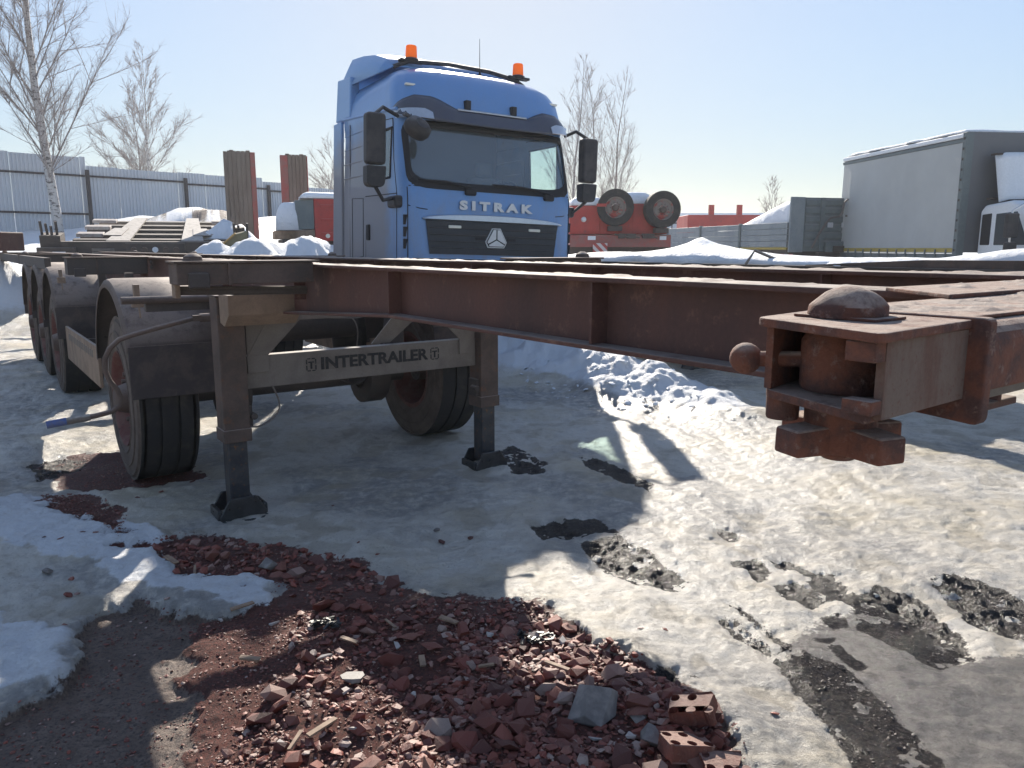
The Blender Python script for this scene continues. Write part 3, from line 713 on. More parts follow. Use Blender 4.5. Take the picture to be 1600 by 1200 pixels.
# cables hanging
for pts, nm in (([(-.63, -.03, .72), (-.60, -.05, .62), (-.63, -.06, .55), (-.72, -.06, .50), (-.80, -.06, .51)], 'hanging_cable'),
                ([(-.2, .6, 1.08), (-.1, .5, 1.05), (.1, .4, 1.04), (.3, .4, 1.08)], 'air_hose'), ([(-.15, .5, 1.1), (.02, .35, 1.06), (.06, .3, .98), (.05, .3, .86)], 'air_hose'),
                ([(.5, .8, .95), (.42, .62, .72), (.62, .6, .62), (.8, .75, .72), (.78, .9, .95)], 'air_hose')):
    P = []; pv = [Vector(p) for p in pts]
    for i in range(len(pv)-1):
        p0 = pv[max(i-1, 0)]; p1 = pv[i]; p2 = pv[i+1]; p3 = pv[min(i+2, len(pv)-1)]
        for t in (0, .25, .5, .75): P.append(.5*((2*p1)+(-p0+p2)*t+(2*p0-5*p1+4*p2-p3)*t*t+(-p0+3*p1-3*p2+p3)*t**3))
    P.append(pv[-1]); mb = MB(); mb.tube(P, .005, 6); part(nm, mb, M['hoses'], T1, smooth=True)
# running gear
AX = (1.15, 4.93, 6.35, 7.77)
proto = None
for i, y in enumerate(AX):
    for s in (-1, 1):
        loc = (s*1.055, y, .525)
        if proto is None:
            proto = make_wheel(T1, loc, .385, .54); wh = proto
        else:
            wh = copy_tree(proto, T1, loc, (0, 0, 0 if s < 0 else math.pi))
    mb = MB(); mb.tube([(-.8, y, .52), (.8, y, .52)], .07, 14); mb.lathe([(-.62, .2), (-.60, .215), (-.45, .215), (-.44, .1)], 20, 'x', (0, y, .52)); mb.lathe([(.62, .2), (.60, .215), (.45, .215), (.44, .1)], 20, 'x', (0, y, .52))
    part('axle', mb, M['dark'], T1, smooth=True)
    for s in (-1, 1):
        mb = MB(); mb.bar((s*.5, y-.5, .78), (s*.5, y+.1, .62), .09, .05); mb.box((s*.5-.05, s*.5+.05), (y-.56, y-.44), (.72, 1.14)); part('suspension_arm', mb, M['dark'], T1, bevel=.005)
        mb = MB(); mb.lathe([(.62, .09), (.68, .13), (.8, .14), (.9, .13), (1.0, .13), (1.08, .12), (1.12, .08)], 18, 'z', (s*.5, y+.28, 0)); part('air_spring', mb, M['tyre'], T1, smooth=True)
    mb = MB(); mb.lathe([(-.12, .09), (-.1, .1), (.1, .1), (.12, .09)], 14, 'y', (-.2 if i % 2 else .25, y-.28, .62)); part('brake_chamber', mb, M['dark'], T1, smooth=True)
# mud guards
def mudguard(y, s, front=True, zfront=.63, zrear=.74, rad=.69):
    e = empty('mudguard', (0, y, 0), parent=T1); x0, x1 = (s*.765, s*1.275)
    prof = []
    prof.append((-.612, .90))
    for k in range(19):
        a = R(151-k*7.9); 
        prof.append((-math.cos(R(180)-a)*rad if False else math.cos(a)*rad,   .615+math.sin(a)*rad))
    prof.append((.70, zrear))
    mb = MB(); P = []
    xs_ = [x0, x0+(x1-x0)*.5, x1-s*.05, x1-s*.015, x1, x1]
    ins = [0, 0, 0, .008, .03, .055]
    cy, cz = 0, .62
    for (py, pz) in prof:
        for xx, ii in zip(xs_, ins):
            d = Vector((py-cy, pz-cz)); L = d.length; d = d/L*(L-ii)
            if pz < .9 and py < 0: P.append((xx, py+ii*.6, pz))
            else: P.append((xx, cy+d.x, cz+d.y))
    mb.grid(P, len(prof), len(xs_)); o = part('guard_shell', mb, M['guard'], e, solid=.006, smooth=True)
    fl = MB(); fl.box((min(x0, x1), max(x0, x1)), (-.622, -.616), (zfront-.012, .93)); part('mud_flap', fl, M['flap'], e, bevel=.002)
    br = MB(); br.box((s*1.2-.035, s*1.2+.035), (-.645, -.60), (1.16, 1.22)); br.box((s*1.2-.015, s*1.2+.015), (-.62, -.57), (1.2, 1.29)); br.tube([(s*1.2, -.66, 1.1), (s*1.2, -.63, 1.2)], .006, 6); part('guard_clamp', br, M['tan'], e, bevel=.003)
    return e
for i, y in enumerate(AX):
    for s in (-1, 1): mudguard(y, s)
# board between the first and second axle, and behind the last
for s in (-1, 1):
    mb = MB(); mb.box((s*1.2-.012, s*1.2+.012), (2.25, 4.25), (.43, .75)); o = part('side_guard_board', mb, M['tan'], T1, bevel=.004)
    rb = MB()
    for k in range(14): rb.box((s*1.2+s*.0125-.002, s*1.2+s*.0125+.002), (2.5+k*.11, 2.56+k*.11), (.64, .70))
    part('worn_lettering', rb, M['beam'], o)
    for y in (2.53, 3.93):
        mb = MB(); mb.box((s*.9-.03, s*.9+.03), (y-.03, y+.03), (.6, 1.3)); mb.bar((s*.9, y, .62), (s*1.18, y, .62), .05, .05); part('side_guard_post', mb, M['dark'], T1)
    mb = MB(); mb.box((min(s*.85, s*1.24), max(s*.85, s*1.24)), (8.9, 8.93), (.55, .95)); part('rear_flap', mb, M['flap'], T1)
mb = MB(); mb.box((-.45, .45), (1.9, 3.2), (.75, 1.1)); part('storage_box', mb, M['dark'], T1, bevel=.01)
mb = MB(); mb.box((-1.2, 1.2), (13.86, 13.95), (.6, .75)); mb.box((-.7, -.6), (13.8, 13.9), (.7, 1.3)); mb.box((.6, .7), (13.8, 13.9), (.7, 1.3)); part('rear_bumper', mb, M['dark'], T1, bevel=.005)
for k, z in enumerate((.86, .92, .98, 1.04)):
    mb = MB(); mb.box((-.35, .25), (1.55, 1.6), (z, z+.045)); part('rack_slat', mb, M['dark'], T1, bevel=.003)
mb = MB(); mb.tube([(-.42, 1.2, .95), (.42, 1.2, .95)], .13, 20); part('air_tank', mb, M['dark'], T1, smooth=True)

# front bolster --------------------------------------------------
def quadbox(mb, corners, z0, z1):
    return mb.prism(corners, z0, z1, 'z')
def zslab(name, poly, z0, z1, mat, bevel=.002, parent=T1):
    mb = MB(); mb.prism(poly, z0, z1, 'z'); return part(name, mb, mat, parent, bevel=bevel)
def rounded(poly, rads, n=5):
    out = []; k = len(poly)
    for i in range(k):
        p = Vector(poly[i]); a = Vector(poly[i-1]); b = Vector(poly[(i+1) % k]); r = rads[i]
        if r == 0: out.append(tuple(p)); continue
        d1 = (a-p).normalized(); d2 = (b-p).normalized(); p1 = p+d1*r; p2 = p+d2*r
        for j in range(n+1):
            t = j/n; out.append(tuple((1-t)**2*p1+2*t*(1-t)*p+t*t*p2))
    return out
def mirror(poly): return [(-x, y) for x, y in poly][::-1]
def wavy(name, poly, z, zb, mat, parent, res=.012, amp=.0016, seed=4, bev=.002):
    """plate with an uneven, rust-scaled top"""
    o = zslab(name, poly, zb, z, mat, bev, parent); return o
for s in (-1, 1):
    mr = (lambda p: p) if s < 0 else mirror
    e = empty('bolster_end', (0, 0, 0), parent=T1)
    plate = rounded([(-1.312, -3.826), (-1.366, -4.006), (-1.10, -3.985), (-1.10, -3.79)], [.012, .014, 0, 0], 5)
    wavy('lock_top_plate', mr(plate), HT+.001, HT-.009, M['rust_near'], e)
    low = rounded([(-1.300, -3.83), (-1.345, -3.985), (-1.12, -3.975), (-1.12, -3.79)], [.02, .006, 0, 0], 5)
    wavy('lock_bottom_plate', mr(low), 1.337, 1.327, M['rust_near'], e)
    wavy('front_web', mr([(-1.332, -3.994), (-1.12, -3.985), (-1.12, -3.975), (-1.332, -3.984)]), HT-.0095, 1.331, M['rust_pale'], e, bev=.001)
    wavy('back_web', mr([(-1.300, -3.842), (-1.12, -3.80), (-1.12, -3.79), (-1.300, -3.832)]), HT-.0095, 1.3375, M['rust_near'], e, bev=.001)
    for z0, z1 in ((1.39, HT-.01), (1.3375, 1.352)):
        lip = MB(); lip.box((min(s*1.352, s*1.333), max(s*1.352, s*1.333)), (-3.994, -3.962), (z0, z1)); part('web_lip', lip, M['rust_near'], e, bevel=.0015)
    # twist lock
    c = (s*1.235, -3.893)
    hs = MB(); hs.lathe([(1.338, .046), (1.343, .0485), (1.395, .0485), (1.402, .044), (1.409, .044)], 40, 'z', (c[0], c[1], 0)); part('lock_barrel', hs, M['rust_near'], e, smooth=True)
    cl = MB(); cl.lathe([(1.29, .0385), (1.295, .0405), (1.3265, .0405)], 36, 'z', (c[0], c[1], 0)); cl.lathe([(1.255, .001), (1.256, .018), (1.262, .0245), (1.266, .025), (1.27, .022)], 28, 'z', (c[0], c[1], 0)); part('lock_collar', cl, M['rust_near'], e, smooth=True)
    dm = MB(); P = []; nn = 40; rows = [(0, 1.0), (.004, 1.02), (.013, 1.0), (.0165, .93), (.022, .80), (.028, .62), (.032, .42), (.0345, .22), (.0355, .02)]
    for z, k in rows:
        for j in range(nn):
            t = 2*math.pi*j/nn; ct, st_ = math.cos(t), math.sin(t)
            rx, ry = .047, .036; q = (abs(ct)**2.6+abs(st_)**2.6)**(-1/2.6)
            wob_ = 1+.03*math.sin(3*t+z*200)
            P.append((c[0]+rx*ct*q*k*wob_*.8, c[1]+.0+ry*1.12*st_*q*k*wob_, HT+.002+z))
    F = [(i*nn+j, i*nn+(j+1) % nn, (i+1)*nn+(j+1) % nn, (i+1)*nn+j) for i in range(len(rows)-1) for j in range(nn)]
    dm.add(P, F); part('lock_head', dm, M['rust_near'], e, smooth=True)
    fl = MB(); fl.box((c[0]-.034, c[0]+.03), (c[1]-.052, c[1]+.048), (HT+.0012, HT+.0045)); part('rust_flake', fl, M['rust_near'], e, bevel=.001)
    # locking nut with four arms
    nt = MB(); nt.lathe([(1.268, .036), (1.266, .040), (1.30, .040), (1.302, .037)], 32, 'z', (c[0], c[1], 0))
    for k in range(4):
        a = R(-14.4+90*k)
        m_ = Matrix.Translation((c[0], c[1], 1.283)) @ Matrix.Rotation(a, 4, 'Z')
        P = [(.02, -.021, -.017), (.078, -.020, -.0165), (.078, .020, -.0165), (.02, .021, -.017), (.02, -.021, .017), (.078, -.019, .014), (.078, .019, .014), (.02, .021, .017)]
        nt.add([tuple(m_ @ Vector(p)) for p in P], [(0, 3, 2, 1), (4, 5, 6, 7), (0, 1, 5, 4), (1, 2, 6, 5), (2, 3, 7, 6), (3, 0, 4, 7)])
    part('lock_nut', nt, M['rust_near'], e, bevel=.004, seg=3)
    sp = MB(); sp.lathe([(1.300, .018), (1.302, .019), (1.327, .019)], 18, 'z', (s*1.275, -3.842, 0)); part('stop_pin', sp, M['rust_near'], e, smooth=True)
    # ball handle
    hd = MB(); hd.tube([(s*1.25, -3.87, 1.372), (s*1.292, -3.812, 1.369)], .0095, 12); o = part('lock_lever', hd, M['rust_near'], e, smooth=True)
    bl = MB(); rs = .019; pr = [(math.cos(math.pi*k/10)*rs, max(.0005, math.sin(math.pi*k/10)*rs)) for k in range(11)]; bl.lathe(pr, 20, 'z', (s*1.298, -3.803, 1.369)); part('lever_ball', bl, M['rust_near'], o, smooth=True)
    # deep gusset plate
    mb = MB(); x = s*1.138; mb.prism(rounded([(-4.008, 1.424), (-4.008, 1.302), (-3.80, 1.315), (-3.80, 1.424)], [.008, .012, 0, 0], 4), x-.009, x+.009, 'x'); part('gusset_plate', mb, M['rust_near'], e, bevel=.003, seg=3)
mb = MB(); mb.prism(rounded([(-4.0, 1.415), (-4.0, 1.338), (-3.80, 1.338), (-3.80, 1.415)], [.03, .006, 0, 0], 5), -1.127, 1.127, 'x'); part('front_beam', mb, M['rust_near'], T1, bevel=.0015)
mb = MB(); mb.prism([(-3.97, 1.3355), (-3.97, 1.317), (-3.80, 1.312), (-3.80, 1.3355)], -1.12, 1.12, 'x'); part('front_beam_stiffener', mb, M['beam'], T1, bevel=.002)
zslab('gooseneck_plate', [(-.80, -3.80), (.80, -3.80), (.66, -3.62), (-.66, -3.62)], HT+.0005, HT+.008, M['rust_near'])
zslab('beam_top_plate', [(-1.10, -3.965), (1.10, -3.965), (1.10, -3.78), (-1.10, -3.78)], HT-.004, HT+.0005, M['rust_near'], .0015)
def lumps(name, poly_bb, z, parent, seed, hmax, mat, step=.006):
    x0, x1, y0, y1 = poly_bb; nx = int((x1-x0)/step); ny = int((y1-y0)/step)
    XX, YY = np.meshgrid(np.linspace(x0, x1, nx), np.linspace(y0, y1, ny))
    h = np.clip(fbm(XX, YY, .035, 4, seed)*2.0-.7, 0, 1)*sstep(.35, .6, fbm(XX, YY, .15, 3, seed+2)+.1)
    ed = np.minimum(np.minimum(XX-x0, x1-XX), np.minimum(YY-y0, y1-YY)); Z = z-.0015+hmax*h*sstep(0, .02, ed)
    mb = MB(); mb.grid(list(zip(XX.ravel(), YY.ravel(), Z.ravel())), ny, nx); o = part(name, mb, mat, parent)
    for p in o.data.polygons: p.use_smooth = True
    return o
lumps('dirt_crust', (-1.09, -.3, -3.955, -3.79), HT+.0005, T1, 31, .007, M['crust'])
lumps('dirt_crust', (-.6, .6, -3.79, -3.63), HT+.008, T1, 37, .008, M['crust'])
# ================================================================== blue tractor unit
TB, TR = 30.0, 1.7
TRK = empty('tractor_truck', (-.254, 9.75, 0), 0, 'blue tractor truck with orange roof beacons parked behind the rusty trailer', 'truck')
TRK.rotation_mode = 'XYZ'
_m = Matrix.Rotation(R(TB), 4, 'Z') @ Matrix.Rotation(R(TR), 4, 'Y'); TRK.rotation_euler = _m.to_euler()
def lerp_tab(tab, z):
    for i in range(len(tab)-1):
        if z <= tab[i+1][0]:
            a, b = tab[i], tab[i+1]; t = (z-a[0])/(b[0]-a[0]) if b[0] > a[0] else 0; t = max(0, min(1, t)); return a[1]+(b[1]-a[1])*t
    return tab[-1][1]
YF = [(0.3, .0), (1.3, -.01), (2.1, 0.0), (2.2, .02), (2.95, .17), (3.12, .18), (3.35, .24), (3.5, .34), (3.6, .48), (3.68, .72)]
HW = [(0.3, 1.2), (2.1, 1.2), (2.4, 1.195), (2.95, 1.17), (3.12, 1.19), (3.35, 1.16), (3.5, 1.10), (3.6, 1.0), (3.68, .86)]
YB = [(0.3, 2.3), (3.2, 2.3), (3.5, 2.28), (3.68, 2.2)]
CR = [(.3, .13), (2.1, .15), (2.95, .24), (3.3, .30), (3.68, .36)]
def front_y(x, z):
    hw = lerp_tab(HW, z); r = lerp_tab(CR, z); ax = abs(x); y = lerp_tab(YF, z)+.05*(ax/hw)**2
    if ax > hw-r:
        q = min(1, (ax-(hw-r))/r); y += r-math.sqrt(max(0, 1-q*q))*r
    return y
def section(z):
    hw = lerp_tab(HW, z); r = lerp_tab(CR, z); yb = lerp_tab(YB, z)
    xs_ = [-1.085, -.93, -.7, -.45, -.2, 0, .2, .45, .7, .93, 1.085]
    k = min(1, (hw-.07)/1.12); xs_ = [x*k for x in xs_]
    pts = []
    lead = [hw, hw-r*.04, hw-r*.13, hw-r*.28] 
    lead = [v for v in lead if v > xs_[-1]+.004] + [xs_[-1]+.0]*0
    while len(lead) < 4: lead.append((lead[-1]+xs_[-1])/2)
    fl = [-v for v in lead]+xs_+lead[::-1]
    front = [(x, front_y(x*.99999, z)) for x in fl]
    ye = front[-1][1]
    ysd = [.46, .60, .9, 1.16, 1.30, 1.6, 1.9, yb-.08]
    right = [(hw, max(y, ye+.01*(i+1))) for i, y in enumerate(ysd)]
    back = [(hw-.06, yb), (.5, yb), (-.5, yb), (-hw+.06, yb)]
    left = [(-x, y) for x, y in right[::-1]]
    return front+right+back+left
ZR = [.95, 1.3, 1.6, 1.9, 2.1, 2.2, 2.3, 2.5, 2.7, 2.88, 2.95, 3.05, 3.12, 3.22, 3.35, 3.44, 3.5, 3.55, 3.6, 3.64, 3.68]
rows = [section(z) for z in ZR]; npz = len(rows[0]); nf = 19
mb = MB(); V_ = [(x, y, z) for z, row in zip(ZR, rows) for x, y in row]
# crown of the roof rises towards the back
V_.append((0, 1.3, 3.74)); F_ = []
zi = {round(z, 2): i for i, z in enumerate(ZR)}
wz0, wz1 = zi[2.2], zi[2.95]; sz0, sz1 = zi[2.3], zi[2.88]
side = set(range(nf, nf+2)); sideL = set(range(npz-4, npz-2))
for i in range(len(ZR)-1):
    for j in range(npz):
        if wz0 <= i < wz1 and 4 <= j < 14: continue
        y0 = rows[i][j]; y1 = rows[i][(j+1) % npz]
        ym = (y0[1]+y1[1])/2
        if sz0 <= i < sz1 and abs(y0[0]) > 1.1 and abs(y1[0]) > 1.1 and .46 <= ym <= 1.16: continue
        F_.append((i*npz+j, i*npz+(j+1) % npz, (i+1)*npz+(j+1) % npz, (i+1)*npz+j))
top = (len(ZR)-1)*npz
for j in range(npz): F_.append((top+j, top+(j+1) % npz, len(V_)-1))
mb.add(V_, F_); CAB = part('cab', mb, M['cab'], TRK, smooth=True)
def strip(name, xs_, zt, zb, o_top, o_bot, nz, mat, parent=None, thick=.0, smooth=True):
    mb = MB(); P = []
    for x in xs_:
        a, b_ = zt(x), zb(x)
        for k in range(nz+1):
            t = k/nz; z = a+(b_-a)*t; o_ = o_top+(o_bot-o_top)*t
            P.append((x, front_y(x, z)-o_, z))
    mb.grid(P, len(xs_), nz+1); return part(name, mb, mat, parent or TRK, smooth=smooth, solid=thick)
def piecewise(tab): return lambda x: lerp_tab(tab, x)
XS = [float(v) for v in np.linspace(-1.10, 1.10, 45)]
strip('windscreen', XS, lambda x: 2.95, lambda x: 2.2, -.012, -.012, 8, M['glass'])
# black ceramic border with round corners
def ring():
    mb = MB(); out = []; inn = []; n = 64
    for k in range(n):
        t = 2*math.pi*k/n; c_, s_ = math.cos(t), math.sin(t)
        e1 = (abs(c_)**7+abs(s_)**7)**(-1/7)
        e2 = (abs(c_)**9+abs(s_)**9)**(-1/9)
        out.append((1.135*c_*e2, 2.56+.40*s_*e2)); inn.append((1.075*c_*e1, 2.585+.335*s_*e1))
    P = []
    for (xo, zo), (xi, zi_) in zip(out, inn):
        P.append((xo, front_y(xo, zo)-.004, zo)); xm, zm = (xo+xi)/2, (zo+zi_)/2; P.append((xm, front_y(xm, zm)-.006, zm)); P.append((xi, front_y(xi, zi_)-.002, zi_))
    for k in range(n):
        k2 = (k+1) % n
        mb.add([P[k*3], P[k*3+1], P[k*3+2], P[k2*3+2], P[k2*3+1], P[k2*3]], [(0, 1, 4, 5), (1, 2, 3, 4)])
    return part('windscreen_seal', mb, M['gasket'], TRK, solid=.006)
ring()
# sun visor
vt = piecewise([(-1.2, 3.06), (-1.14, 3.17), (-1.0, 3.235), (-.78, 3.235), (-.68, 3.205), (-.47, 3.115), (-.2, 3.11), (.2, 3.105), (.5, 3.105), (.64, 3.17), (.76, 3.215), (.95, 3.20), (1.12, 3.13), (1.2, 3.03)])
vb = piecewise([(-1.2, 3.02), (-1.12, 2.98), (-.85, 2.94), (0, 2.93), (.85, 2.94), (1.12, 2.98), (1.2, 3.0)])
strip('sun_visor', [float(v) for v in np.linspace(-1.19, 1.19, 61)], vt, vb, .025, .15, 6, M['visor'], thick=.012)
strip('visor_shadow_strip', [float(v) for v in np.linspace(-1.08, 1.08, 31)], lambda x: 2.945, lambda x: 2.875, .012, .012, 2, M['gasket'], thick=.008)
strip('visor_trim', [float(v) for v in np.linspace(-.46, .50, 21)], lambda x: 3.128, lambda x: 3.108, .03, .045, 1, M['silver'], thick=.01)
for s in (-1, 1):
    mb = MB(); xs_ = np.linspace(.82, 1.19, 9); P = []
    for x in xs_:
        a, b_ = 3.075-(x-.82)*.02-(max(0, .9-x))*.5, 2.955+(x-.82)*.02
        for z in (a, (a+b_)/2, b_): P.append((s*x, front_y(s*x, z)-.165+(z-2.95)*.5, z))
    mb.grid(P, len(xs_), 3); part('visor_corner_bracket', mb, M['chrome'], TRK, solid=.008)
    mb = MB(); mb.box((s*.32-.035, s*.32+.035), (front_y(0, 3.17)-.05, front_y(0, 3.2)+.02), (3.13, 3.24)); part('visor_bracket', mb, M['gasket'], TRK, bevel=.008)
    mb = MB(); mb.box((s*1.0-.06, s*1.0+.06), (front_y(1.0, 3.36)-.012, front_y(1.0, 3.38)+.02), (3.355, 3.38)); part('marker_lamp', mb, M['lamp_white'], TRK, bevel=.006)
# seams (thin recess strips)
def fline(pts, name='panel_gap', w_=.006):
    mb = MB(); mb.tube([(x, front_y(x, z)-.001, z) for x, z in pts], w_, 5); return part(name, mb, M['gasket'], TRK)
for s in (-1, 1):
    fline([(s*1.135, z) for z in np.linspace(1.34, 2.17, 8)])
    fline([(s*1.135, 1.96), (s*1.0, 1.93), (s*.9, 1.92)])
fline([(x, 2.185) for x in np.linspace(-1.12, 1.12, 20)]); 
fline([(x, 1.345) for x in np.linspace(-1.19, 1.19, 20)])
# front face recess panels beside the grille (air inlets)
for s in (-1, 1):
    for k in range(3):
        mb = MB(); x0 = s*1.155; z0 = 1.85-k*.14
        mb.prism([(front_y(x0, z0)-.012, z0), (front_y(x0, z0)+.03, z0), (front_y(x0, z0-.1)+.03, z0-.115), (front_y(x0, z0-.1)-.001, z0-.115)], x0-.02, x0+.02, 'x'); part('inlet_vane', mb, M['gasket'], TRK)
# grille
gt = lambda x: 1.805; gb = lambda x: 1.405
mb = MB(); P = []
for t in np.linspace(-1, 1, 25):
    for k in range(9):
        z = 1.82-(.415)*k/8; hx = .93-(1.82-z)*.13; x = t*hx; P.append((x, front_y(x, z)-.012-.004*(k % 2), z))
mb.grid(P, 25, 9); GR = part('grille', mb, M['grille'], TRK, solid=.01)
for k in range(4):
    z = 1.48+k*.078; mb = MB(); hx = .86+k*.01
    P = [(x, front_y(x, z)-.024, z) for x in np.linspace(-hx, hx, 16)]; mb.tube(P, .006, 5); part('grille_bar', mb, M['blackplastic'], GR)
mb = MB(); P = []
for x in np.linspace(-.97, .97, 31):
    tt = 1-(abs(x)/.97)**2; z0 = 1.805; z1 = 1.822+.062*tt**.6
    for z, o_ in ((z1, .004), (z1-.008, .05), (z0+.008, .055), (z0, .01)): P.append((x, front_y(x, z)-o_, z))
mb.grid(P, 31, 4); part('chrome_strip', mb, M['chrome'], TRK, solid=.006, smooth=True)
for s in (-1, 1):
    mb = MB(); mb.box((s*.56-.085, s*.56+.085), (front_y(.56, 1.73)-.034, front_y(.56, 1.73)-.012), (1.712, 1.748)); part('grille_lamp', mb, M['lamp_white'], GR, bevel=.008)
    mb = MB(); mb.box((s*.22-.06, s*.22+.06), (front_y(.2, 1.6)-.03, front_y(.2, 1.6)-.012), (1.585, 1.615)); part('badge_side_plate', mb, M['gasket'], GR, bevel=.004)
# badge: trapezium cut by a three-armed bar
yb_ = front_y(0, 1.6)-.03
def bpoly(name, poly, y0, y1, mat): 
    mb = MB(); mb.prism(poly, y0, y1, 'y'); return part(name, mb, mat, GR, bevel=.002)
bpoly('badge_back', [(-.058, 1.733), (.058, 1.733), (.152, 1.565), (.115, 1.495), (-.115, 1.495), (-.152, 1.565)], yb_, yb_+.02, M['silver'])
bpoly('badge_field', [(-.052, 1.722), (.052, 1.722), (.138, 1.565), (.106, 1.507), (-.106, 1.507), (-.138, 1.565)], yb_-.004, yb_-.001, M['gasket'])
for pl in ([(-.046, 1.714), (-.008, 1.714), (-.008, 1.60), (-.116, 1.545), (-.129, 1.565)], [(.046, 1.714), (.129, 1.565), (.116, 1.545), (.008, 1.60), (.008, 1.714)], [(0, 1.588), (.107, 1.532), (.098, 1.514), (-.098, 1.514), (-.107, 1.532)]):
    bpoly('badge_blade', pl, yb_-.016, yb_-.005, M['silver'])
me = text_mesh('S I T R A K', .15, .008, .0085, 1.0); xs = [v.co.x for v in me.vertices]; zs = [v.co.y for v in me.vertices]; k = 1.03/(max(xs)-min(xs)); kz = .112/(max(zs)-min(zs))
for v in me.vertices: v.co.x *= k; v.co.y *= kz
on_front(me, 'truck_lettering', TRK, (0, front_y(.3, 1.98)-.018, 1.985), M['silver'])
# wipers
for x0, x1 in ((-.35, -1.02), (.78, -.05)):
    mb = MB(); zz = 2.235
    mb.tube([(x0, front_y(x0, 2.2)-.05, 2.2), ((x0+x1)/2, front_y(0, 2.24)-.06, 2.25), (x1, front_y(x1, 2.25)-.03, 2.26)], [.014, .012, .008], 6); o = part('wiper_arm', mb, M['gasket'], TRK)
    mb = MB(); mb.bar((x0-.12, front_y(x0, 2.24)-.02, 2.235), (x1+.02, front_y(x1, 2.25)-.015, 2.25), .02, .03); part('wiper_blade', mb, M['gasket'], o)
    mb = MB(); mb.box((x0-.075, x0+.075), (front_y(x0, 2.16)-.05, front_y(x0, 2.16)+.01), (2.11, 2.195)); part('wiper_base', mb, M['gasket'], o, bevel=.02)
# side windows, door seams, handle
for s in (-1, 1):
    mb = MB(); xw = lerp_tab(HW, 2.6); P = []
    for y in np.linspace(.46, 1.16, 6):
        for z in np.linspace(2.3, 2.88, 5): P.append((s*(lerp_tab(HW, z)-.01), y, z))
    mb.grid(P, 6, 5); part('side_window', mb, M['glass_side'], TRK)
    def sline(pts, nm='door_gap', r=.006, mat='gasket'):
        mb = MB(); mb.tube([(s*(lerp_tab(HW, z)+.001), y, z) for y, z in pts], r, 5); return part(nm, mb, M[mat], TRK)
    sline([(.46, 2.3), (1.16, 2.3), (1.17, 2.88), (.46, 2.88), (.46, 2.3)], 'window_seal', .016)
    sline([(.24, 1.05), (.24, 2.1), (.36, 2.5), (.44, 2.98), (1.28, 3.02), (1.33, 2.6), (1.33, 1.05)])
    sline([(1.97, 1.0), (1.97, 3.1)]); sline([(.25, 2.1), (1.33, 2.12)]); sline([(.3, 1.1), (1.3, 1.1)])
    sline([(1.42, 1.35), (1.42, 2.1), (1.86, 2.12), (1.86, 1.32), (1.42, 1.35)], 'locker_gap')
    sline([(.3, 3.07), (2.28, 3.20)], 'roof_gutter', .022, 'cab')
    for k in range(4):
        mb = MB(); z = 2.4+k*.19; P = [(s*(lerp_tab(HW, z)+.0), y, z) for y in (1.42, 1.6, 2.22)]
        mb.tube(P, [.001, .010, .010], 8); part('side_swage', mb, M['cab'], TRK, smooth=True)
    mb = MB(); mb.box((min(s*1.195, s*1.225), max(s*1.195, s*1.225)), (1.16, 1.26), (1.56, 1.76)); part('door_handle', mb, M['gasket'], TRK, bevel=.012)
    # mirrors
    mr_ = MB(); mr_.prism(rounded([(-.115, 2.38), (.115, 2.38), (.115, 2.94), (-.115, 2.94)], [.05]*4, 4), -.07, .07, 'y'); o = part('main_mirror', mr_, M['blackplastic'], TRK, bevel=.03, seg=3, loc=(1.375 if s > 0 else -1.555, .02, 0))
    mr2 = MB(); mr2.prism(rounded([(-.115, 2.13), (.095, 2.13), (.115, 2.365), (-.115, 2.365)], [.07, .07, .02, .02], 4), -.075, .075, 'y'); part('wide_mirror', mr2, M['blackplastic'], TRK, bevel=.03, seg=3, loc=(1.375 if s > 0 else -1.555, .02, 0))
    mx_ = 1.37 if s > 0 else 1.55
    for pa in ([(s*1.17, .28, 2.98), (s*(mx_-.13), .12, 3.03), (s*mx_, .02, 2.93)], [(s*1.16, .26, 2.06), (s*(mx_-.13), .12, 2.0), (s*mx_, .02, 2.14)]):
        ar = MB(); ar.tube(pa, .022, 8); part('mirror_arm', ar, M['blackplastic'], TRK, smooth=True)
    mb = MB(); mb.box((min(s*1.15, s*1.27), max(s*1.15, s*1.27)), (.12, .40), (1.93, 2.07)); part('mirror_foot', mb, M['blackplastic'], TRK, bevel=.03)
# kerb mirror over the left corner of the windscreen
mb = MB(); pr = [(-.16, .001), (-.155, .06), (-.10, .115), (0, .13), (.08, .12), (.10, .10), (.10, .001)]; mb.lathe(pr, 20, 'y')
o = part('kerb_mirror', mb, M['blackplastic'], TRK, smooth=True, loc=(-1.10, -.12, 2.80)); o.scale = (1.25, .7, .95); o.rotation_euler = (R(-30), R(25), 0)
mb = MB(); mb.tube([(-1.16, .12, 2.98), (-1.2, -.05, 2.95), (-1.12, -.12, 2.88)], .025, 8); part('kerb_mirror_arm', mb, M['blackplastic'], TRK, smooth=True)
